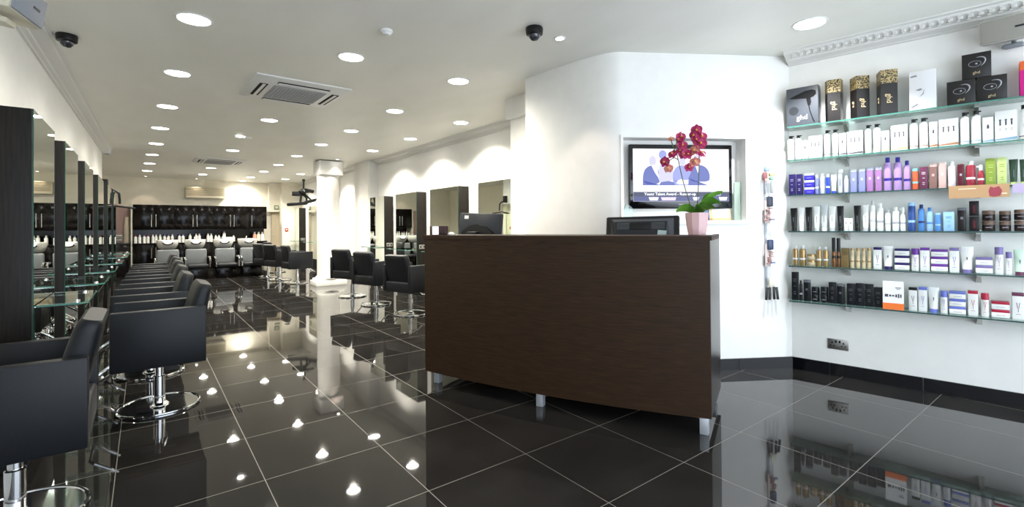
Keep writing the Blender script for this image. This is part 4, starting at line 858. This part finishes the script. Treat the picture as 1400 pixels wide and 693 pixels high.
bbox(1.108, 0, 'left lower black box with a silver swirl on the top shelf'); bbox(1.262, 0, 'right lower black box with a silver swirl on the top shelf'); bbox(1.188, .1745, 'upper black box with a silver swirl, resting on the two others')
t = tshelf('product_box', 'bright pink box with an orange top at the right end of the top shelf', 'box', 1.437, .085)
MB().box((0, 0, .09), (.085, .08, .18), .001).build('box_body', mat('hot_pink', '#d81b8c', .4), t); MB().box((0, 0, .21), (.085, .08, .06), .001).build('top_band', mat('box_orange', '#ee6a34', .4), t)
# shelf front signs and leaflet
q = rp(1.187, .19); t = thing('shelf_sign', 'tan cardboard strip sign with a red flower picture along the third shelf', 'sign', (q[0], q[1], 1.482), ar)
MB().box((0, 0, 0), (.298, .003, .088)).build('sign_board', mat('tan_card', '#b9946c', .5), t)
MB().prism([(.055, -.035), (.075, -.04), (.105, -.035), (.115, .0), (.1, .03), (.075, .02), (.06, .03), (.05, .0)], 0, .0006, M=F(0, -.002, 0)).build('flower_picture', mat('sign_red', '#9c3f4d', .5), t)
m_ = MB(); m_.box((-.055, -.002, .02), (.09, .001, .006)).box((.125, -.002, -.02), (.025, .001, .008)); m_.build('printed_line', mat('sign_cream', '#e6d6bd', .5), t)
q = rp(1.40, .19); t = thing('shelf_sign', 'pale lavender strip sign at the right end of the third shelf', 'sign', (q[0], q[1], 1.492), ar)
MB().box((0, 0, 0), (.10, .003, .06)).build('sign_board', mat('lavender_card', '#b6a8d6', .5), t)
t = tshelf('leaflet', 'white and orange leaflet standing on the bottom shelf beside the black boxes', 'leaflet', .72, .165, s=5)
MB().box((0, 0, .107), (.125, .003, .214)).build('card', mat('leaflet_card', '#eeeeec', .5), t); MB().box((0, -.002, .024), (.125, .0015, .048)).build('orange_band', mat('orange_band', '#f07a35', .5), t)
m_ = MB()
for x, w_, h_ in ((-.04, .02, .02), (-.018, .012, .014), (.0, .014, .01), (.018, .01, .022), (.032, .008, .03), (.045, .008, .024)): m_.box((x, -.002, .105), (w_, .001, h_))
m_.box((.03, -.002, .165), (.035, .001, .005), M=None).box((.03, -.002, .155), (.02, .001, .003)); m_.build('printed_tools', INK, t)

# ---------------------------------------------------------------- salon chairs
def make_chair():
    # local: the sitter faces -x; origin on the floor under the post
    t = thing('salon_chair', 'x', 'chair')
    for s in (-1, 1):
        MB().box((0, s * .268, .535), (.52, .062, .385), .010).build('armrest', VINYL, t)
    MB().box((.0, 0, .418), (.516, .474, .15), .02, seg=3).build('seat_box', VINYL, t)
    MB().box((-.03, 0, .475), (.44, .468, .075), .025, seg=3).build('seat_cushion', VINYL, t)
    T = Matrix.Translation((.165, 0, .47)) @ Matrix.Rotation(R(13.5), 4, 'Y')
    m = MB(); n = 10; rings = []
    def rr(a, b, x0, z, r=.035):
        pts = []
        for cx, cy, a0 in ((a - r, b - r, 0), (-a + r, b - r, 90), (-a + r, -b + r, 180), (a - r, -b + r, 270)):
            for q in (0, 30, 60, 90): pts.append((x0 + cx + r * math.cos(R(a0 + q)), cy + r * math.sin(R(a0 + q)), z))
        return pts
    m.loft([rr(.05, .228, 0, 0), rr(.056, .23, 0, .12), rr(.053, .23, 0, .26), rr(.048, .23, .0, .36), rr(.044, .226, .004, .395), rr(.034, .215, .006, .412, .03)], M=T)
    m.build('backrest', VINYL, t, ang=50)
    MB().box((0, 0, .335), (.2, .2, .02), .004).build('mount_plate', BLACKPL, t)
    MB().lathe([(.026, .2), (.026, .33)], seg=20).lathe([(.036, .03), (.036, .22), (.03, .225)], seg=24).build('hydraulic_post', CHROME, t)
    bd = MB().lathe([(.238, 0), (.238, .014)], seg=56); bd.tube([(.24 * math.cos(q), .24 * math.sin(q), .014) for q in [2 * math.pi * k / 56 for k in range(56)]], .0085, 8, closed=True)
    bd.lathe([(.06, .0142), (.058, .02), (.04, .035), (.037, .05)], seg=24); bd.build('base_disc', CHROME, t)
    m = MB(); m.tube([(-.22, .15, .34), (-.34, .15, .25), (-.36, .13, .235), (-.36, -.13, .235), (-.34, -.15, .25), (-.22, -.15, .34)], .011, 10); m.build('footrest', CHROME, t)
    m = MB(); m.tube([(.03, .04, .31), (.05, .18, .30), (.05, .29, .29)], .006, 8); m.build('pump_lever', CHROME, t)
    return t
CH = make_chair(); used = False
def chair(x, y, rz, label, group):
    global used
    o = CH if not used else copy_tree(CH)
    used = True; o.location = (x, y, 0); o.rotation_euler = (0, 0, rz); o['label'] = label; o['group'] = group; return o
for i, (x, y) in enumerate([(-.45, 2.99), (.08, 4.25), (.04, 5.27), (.06, 6.29), (.075, 7.29), (.09, 8.2), (.10, 9.12)]):
    chair(x, y, 0, 'black vinyl salon armchair, %s from the camera in the left row' % ['nearest', 'second', 'third', 'fourth', 'fifth', 'sixth', 'farthest'][i], 'salon chairs along the left wall')
for i, (x, y, a) in enumerate([(3.07, 6.43, 196), (3.02, 7.6, 197), (3.035, 8.78, 200)]):
    chair(x, y, R(a), 'black salon armchair in the right row, %s' % ['closest to the reception desk', 'between two others', 'closest to the round column'][i], 'salon chairs along the right wall')
for i, (x, y, a) in enumerate([(2.78, 11.75, 184), (2.62, 12.75, 200), (2.55, 13.75, 196), (3.0, 15.0, 190)]):
    chair(x, y, R(a), 'black salon armchair beyond the column, %s' % ['the nearest of four', 'second of four', 'third of four', 'farthest, near the wash basins'][i], 'salon chairs beyond the column')

# ---------------------------------------------------------------- mirror units
TOP = 1.915
def ledge(t, sx, w):  # glass ledge, sx = direction into the room
    l = MB().prism([(sx * .012, .03), (sx * .19, .03), (sx * .22, .07), (sx * .22, w - .07), (sx * .19, w - .03), (sx * .012, w - .03)], .847, .857).build('glass_ledge', GLASS, t)
    MB().prism([(sx * .012, .026), (sx * .192, .026), (sx * .224, .069), (sx * .224, w - .07), (sx * .2205, w - .07), (sx * .2205, .07), (sx * .19, .0295), (sx * .012, .0295)], .847, .857).build('green_edge', SE, l)
    for y in (.12, w - .12): MB().cyl((sx * .17, y, .857), (sx * .17, y, .866), .013).cyl((0, y, .838), (sx * .18, y, .838), .006).build('chrome_stud', CHROME, l)
def unit(x, y, sx, w, depth, label, group, sock=False):
    t = thing('mirror_unit', label, 'mirror', (x, y, 0), 0, group)
    MB().box((-sx * depth / 2, w / 2, (TOP + .08) / 2), (depth, w, TOP - .08), .002).build('cabinet', WENGE_V, t)
    MB().box((-sx * depth / 2, w / 2, .04), (depth - .04, w - .04, .08)).build('plinth', BLACKPL, t)
    g = MB().box((sx * .004, w / 2, (TOP + .36) / 2), (.006, w - .004, TOP - .364)).build('mirror_glass', MIRROR, t)
    m = MB()
    for yy in (.0, w): m.box((sx * .004, yy, (TOP + .36) / 2), (.0075, .003, TOP - .362))
    m.build('glass_edge', GLASSEDGE, g)
    ledge(t, sx, w)
    if sock:
        s = bpy.data.objects.new('wall_socket', None); COL.objects.link(s); s.parent = t; s.location = (-sx * depth * .55, -.001, .905)
        MB().box((0, -.004, 0), (.13, .008, .075), .002).build('face_plate', mat('socket_plate_pale', '#9a9a92', .4), s)
        m = MB()
        for q in (-1, 1): m.box((q * .035, -.009, 0), (.03, .003, .03)).box((q * .012, -.009, .02), (.012, .003, .012))
        m.build('pin_slots', BLACKPL, s)
        MB().cyl((-sx * depth * .55, 0, 1.25), (-sx * depth * .55, -.012, 1.25), .014).build('tool_hook', BLACKPL, t)
    return t
for i, (y, w) in enumerate([(3.58, .74), (4.755, .83), (6.04, .9), (7.45, .95), (9.0, .95), (10.25, .9)]):
    x = -.478 + (y - 3.58) * .009
    unit(x, y, 1, w, x - XL(y) - .004, 'tall dark mirror unit with glass ledge, %s from the camera on the left wall' % ORD[i], 'mirror units on the left wall')
for i, y in enumerate([4.98, 6.49, 7.95, 9.43]):
    unit(3.93, y, -1, .93, .196, 'tall dark mirror unit on the right wall, %s' % ['behind the dark monitor', 'second from the desk', 'third from the desk', 'nearest the column'][i], 'mirror units on the right wall', sock=True)
for i, y in enumerate([14.2, 16.3]):
    unit(3.93, y, -1, .95 if y < 15 else .45, .196, 'tall dark mirror unit beyond the column, %s' % ['just left of the column', 'farthest towards the back wall'][i], 'mirror units beyond the column', sock=True)

# ---------------------------------------------------------------- infrared dryers on wall arms
def climazone(loc, rz, wallpt, label, sc_=1.0):
    t = thing('infrared_dryer', label, 'hair dryer', loc, rz)
    inv = Matrix.Rotation(-rz, 4, 'Z') @ Matrix.Translation(-Vector(loc))
    W = inv @ Vector(wallpt)
    MB().lathe([(.05, -.05), (.085, -.02), (.09, .03), (.06, .07), (.03, .09)], seg=20).box((.02, 0, .02), (.24, .12, .05), .015).build('hub', BLACKPL, t)
    MB().tube([(.02, 0, .06), (.02, 0, .2), (.02, 0, .29)], .022, 10).lathe([(.034, .27), (.034, .32), (.02, .33)], c=(.02, 0, 0), seg=12).build('pole', BLACKPL, t)
    for k, (dx, dy, dz, rot, L, hh) in enumerate(((-.13, -.05, -.28, -6, .46, .07), (-.09, .05, -.03, 0, .3, .1), (.14, .0, .05, 12, .22, .07), (.16, -.04, -.21, -16, .26, .07))):
        M = Matrix.Translation((dx * sc_, dy, dz * sc_)) @ Matrix.Rotation(R(rot), 4, 'Y')
        o = MB().box((0, 0, 0), (L * sc_, .15, hh), .016, M=M).build('heater_panel', BLACKPL, t)
        MB().box((0, 0, -hh / 2 - .002), (L * .85 * sc_, .11, .006), .002, M=M).build('heater_grille', GREYPL if k in (0, 3) else DARKGREY, o)
        MB().tube([(-.03, 0, .0), (-.05 if dx < 0 else dx * .5, dy * .6, dz * .6 * sc_), (dx * .5 * sc_, dy, dz * sc_)], .026, 8).build('panel_link', BLACKPL, o)
    mid = Vector((W.x * .5, W.y * .5, -.02 + W.z * .3))
    MB().tube([(.02, 0, -.02), (.2, 0, -.19), (W.x * .5, W.y * .5, -.1), tuple(W)], .022, 10).build('support_arm', BLACKPL, t)
    MB().box(tuple(W), (.06, .08, .14), .01).build('wall_plate', BLACKPL, t)
    return t
climazone((3.05, 12.3, 2.13), R(-8), (4.085, 12.9, 2.15), 'black infrared hair dryer on a wall arm left of the column', 1.0)
# folding dryer at the far left
t = thing('infrared_dryer', 'black folding hair dryer arm at the far end of the left wall', 'hair dryer', (-.47, 11.25, 1.9))
MB().box((-.1, -.0, .17), (.1, .1, .2), .01).build('wall_plate', BLACKPL, t)
MB().tube([(-.06, 0, .12), (.05, 0, .07), (.1, 0, .02), (.11, 0, -.1), (.11, 0, -.17)], .02, 10).build('support_arm', BLACKPL, t)
MB().box((.2, 0, -.2), (.32, .16, .03), .01, M=Matrix.Rotation(R(8), 4, 'Y')).build('heater_panel', BLACKPL, t)
MB().box((.17, 0, -.165), (.16, .03, .012), .004, M=Matrix.Rotation(R(14), 4, 'Y')).build('pink_handle', mat('pale_pink_plastic', '#c9a79c', .5), t)
# dryer seen in the mirror of the right wall: hangs on the left wall between the mirrors
climazone((-.22, 8.75, 1.93), R(80), (-.62, 8.72, 2.05), 'black infrared hair dryer on the left wall among the mirror units', .8) if False else None

# ---------------------------------------------------------------- back wall cupboards, worktop, bottles
def cupboard(x0, x1, z0, z1, split, label, group, hz, y0=16.8, y1=17.295):
    t = thing('wall_cupboard' if z0 > 1 else 'base_cupboard', label, 'cupboard', ((x0 + x1) / 2, y1, z0), 0, group)
    w = x1 - x0; d = y1 - y0; h = z1 - z0
    MB().box((0, -(d - .02) / 2, h / 2), (w - .002, d - .02, h)).build('carcass', BLACKPL, t)
    ed = [x0] + split + [x1]
    for i, (a, b) in enumerate(zip(ed, ed[1:])):
        dr = MB().box(((a + b) / 2 - (x0 + x1) / 2, -d + .01, h / 2), (b - a - .006, .02, h - .004), .002).build('door', GLOSSBLACK, t)
        hx = (b - .05 if (i == 0 and split) else a + .05) - (x0 + x1) / 2
        MB().cyl((hx, -d - .03, hz[0] - z0), (hx, -d - .03, hz[1] - z0), .009).cyl((hx, -d, hz[0] - z0 + .03), (hx, -d - .03, hz[0] - z0 + .03), .006).cyl((hx, -d, hz[1] - z0 - .03), (hx, -d - .03, hz[1] - z0 - .03), .006).build('handle', STEEL, dr)
names = ['leftmost pair of doors', 'second pair of doors', 'third pair of doors', 'single right door']
cs = [(-.26, .67, [.2]), (.672, 1.64, [1.17]), (1.642, 2.6, [2.12]), (2.602, 3.08, [])]
for (a, b, sp), nm in zip(cs, names):
    cupboard(a, b, 1.25, 1.955, sp, f'gloss black wall cupboard above the bottles, {nm}', 'gloss black wall cupboards', (1.33, 1.68))
    cupboard(a, b, .08, .84, sp, f'gloss black base cupboard behind the basins, {nm}', 'gloss black base cupboards', (.45, .75))
t = thing('worktop', 'long black worktop carrying white bottles along the back wall', 'worktop', (1.41, 17.295, .842))
MB().box((0, -.26, .015), (3.35, .52, .03), .003).build('slab', GLOSSBLACK, t); MB().box((0, -.008, .22), (3.34, .014, .37)).build('splashback', GLOSSBLACK, t)
t = thing('end_panel', 'pale vertical end panel left of the black cupboards', 'panel', (-.29, 17.05, 0))
MB().box((0, 0, .98), (.035, .49, 1.96), .002).build('board', mat('pale_panel', '#cfd0c0', .4), t)
t = thing('pink_partition', 'dull pink wall panel between the left mirrors and the black cupboards', 'panel', (-.65, 17.2, 0))
MB().box((0, 0, 1.1), (.66, .1, 1.62), .002).build('board', mat('dusty_pink', '#a58a86', .5), t)
t = thing('towel', 'cream towel hanging in front of the pink panel', 'towel', (-.395, 17.09, .042))
m_ = MB(); rg = []
for k in range(9):
    z = .85 + .72 * k / 8; a = .07 - .022 * (k / 8); rg.append([(-a + .01 * math.sin(k), -.03, z), (0, -.05 - .01 * math.sin(k * 2), z), (a, -.03, z), (a, .03, z), (0, .02, z), (-a, .03, z)])
m_.loft(rg); m_.build('cloth', mat('towel_cream', '#ded3c0', .9), t, ang=80)
t = thing('side_counter', 'black side counter below the pink panel at the far left', 'counter', (-.745, 16.75, 0))
MB().box((0, 0, .44), (.82, .6, .84), .003).build('cabinet', GLOSSBLACK, t); MB().box((0, 0, .875), (.84, .62, .03), .003).build('counter_top', BLACKPL, t)
for k in range(4):
    o = MB().box((0, 0, .03), (.26, .2, .055), .02).build('folded_towel', mat('grey_towel' + str(k), ['#5d5d5b', '#8a8a86', '#6f706e', '#9c9c97'][k], .9)); o.location = (-.62, 16.6, .892 + k * .058)
    tag(o, 'folded grey towel on the far left counter, %s of the stack' % ['bottom', 'second', 'third', 'top'][k], 'towel', 'folded towels')
WB = {k: mat('bottle_' + k, c, .4) for k, c in dict(white='#eeeeea', red='#9c3b4a', lilac='#8d86c0', cream='#e7dcc6', salmon='#e2a08c').items()}
def bbot(x, h, r, body, cap, label, group):
    t = thing('back_bottle', label, 'bottle', (x, 16.97, .8725), 0, group)
    MB().lathe([(r, 0), (r, h * .72), (r * .5, h * .8)], seg=14).build('body', WB[body], t); MB().lathe([(r * .5, h * .8), (r * .55, h)], seg=10).build('cap', WB[cap], t)
for i, x in enumerate([-.2, -.11, -.01, .07, .18, .25, .34, .44, .53, .62]):
    bbot(x * 1.02, .24, .034, 'white', ['red', 'white', 'lilac', 'red', 'white', 'white', 'white', 'lilac', 'lilac', 'white'][i], 'white bottle, %s from left in the long row above the first basin' % ['first', 'second', 'third', 'fourth', 'fifth', 'sixth', 'seventh', 'eighth', 'ninth', 'tenth'][i], 'white bottles on the back worktop')
for i, (x, h) in enumerate([(.8, .24), (.89, .24), (1.06, .25), (1.21, .25), (1.29, .25), (1.51, .25), (1.59, .25), (1.71, .2), (1.79, .2), (2.18, .18)]):
    bbot(x, h, .038, 'white', 'white' if i > 1 else 'lilac', 'white bottle on the back worktop, %s to the right of the long row' % ['first', 'second', 'third', 'fourth', 'fifth', 'sixth', 'seventh', 'eighth', 'ninth', 'tenth'][i], 'white bottles on the back worktop')
for i, (x, b) in enumerate([(2.76, 'salmon'), (2.87, 'cream'), (2.98, 'white')]): bbot(x, .28, .05, b, 'white', 'large pump bottle at the right end of the back worktop, %s' % ['salmon coloured', 'cream coloured', 'white, rightmost'][i], 'large bottles at the right end')
for i in range(2):
    t = thing('tub_tray', 'white low tub stacked on the back worktop, %s' % ['lower', 'upper'][i], 'tub', (1.99, 16.97, .8725 + i * .07)); MB().box((0, 0, .03), (.28, .16, .06), .01).build('body', WB['white'], t); MB().box((0, 0, .063), (.285, .165, .008), .002).build('lid', WHITEPL, t)
bb = thing('back_bottle', 'white bottle with lilac cap standing on the stacked white tubs', 'bottle', (1.93, 16.97, 1.0135)); MB().lathe([(.04, 0), (.04, .1), (.02, .13)], seg=14).build('body', WB['white'], bb); MB().lathe([(.02, .13), (.022, .17)], seg=10).build('cap', WB['lilac'], bb)

# ---------------------------------------------------------------- shampoo basins
def basin(x, label):
    t = thing('shampoo_chair', label, 'wash basin chair', (x, 14.3, 0), 0, 'shampoo chairs with white basins')
    MB().box((0, .45, .14), (.46, .9, .28), .01).build('plinth', GLOSSBLACK, t)
    MB().box((0, .12, .33), (.46, .52, .1), .04, seg=3).build('seat', VINYL, t)
    MB().box((0, .42, .55), (.46, .10, .40), .04, M=Matrix.Translation((0, .0, 0)), seg=3).build('backrest', SILVERVINYL, t)
    for s in (-1, 1):
        MB().tube([(s * .25, -.1, .3), (s * .26, -.12, .5), (s * .26, -.05, .53), (s * .26, .4, .53)], .02, 10).box((s * .262, .15, .55), (.05, .34, .03), .012).build('armrest', CHROME, t)
    # bowl with a neck notch in its front rim
    m = MB(); n = 40; rings = []
    def el(a, b, z, cy, notch=0):
        out = []
        for i in range(n):
            q = 2 * math.pi * i / n; xx = a * math.copysign(abs(math.cos(q)) ** .7, math.cos(q)); yy = b * math.copysign(abs(math.sin(q)) ** .7, math.sin(q)); zz = z
            if notch and yy < 0: zz -= notch * math.exp(-(xx / .085) ** 4)
            out.append((xx, cy + yy, zz))
        return out
    m.loft([el(.12, .12, .74, .84), el(.19, .2, .78, .8), el(.225, .27, .88, .77), el(.235, .29, .965, .76, .11), el(.235, .29, .985, .76, .125), el(.2, .25, .98, .76, .12), el(.17, .22, .88, .78, .0), el(.1, .12, .8, .82)]); m.build('bowl', CERAMIC, t, ang=50)
    m = MB(); m.tube([(.1 * math.cos(a), .45, .905 - .05 * math.sin(a) + .02) for a in [math.pi * k / 10 for k in range(11)]], .016, 8); m.build('neck_rest', BLACKPL, t)
    MB().lathe([(.09, .28), (.07, .74)], c=(0, .82, 0), seg=20).build('pedestal', BLACKPL, t)
    MB().tube([(.0, 1.02, .94), (0, 1.02, 1.04), (0, .96, 1.06), (0, .92, 1.03)], .013, 8).build('tap', CHROME, t)
for i, x in enumerate([.46, 1.05, 1.69, 2.27]): basin(x, 'silver shampoo chair with white basin, %s in front of the black cupboards' % ['leftmost', 'second from left', 'third from left', 'rightmost'][i])
# small things on the back right wall
t = thing('fire_call_point', 'small red fire alarm call point on the back right wall', 'fire alarm', (3.66, 16.79, 1.215)); MB().box((0, 0, 0), (.1, .03, .1), .008).build('housing', mat('fire_red', '#c83a2c', .4), t); MB().box((0, -.016, 0), (.05, .003, .03)).build('press_glass', WHITEPL, t)
t = thing('exit_sign', 'small grey exit sign box above the back doorway', 'sign', (3.42, 17.08, 1.95)); MB().box((0, 0, 0), (.14, .03, .14), .006).build('housing', mat('sign_green_grey', '#7d8a74', .5), t); MB().box((0, -.016, 0), (.08, .003, .07)).build('symbol_panel', mat('sign_pale', '#c5cdb8', .5), t)
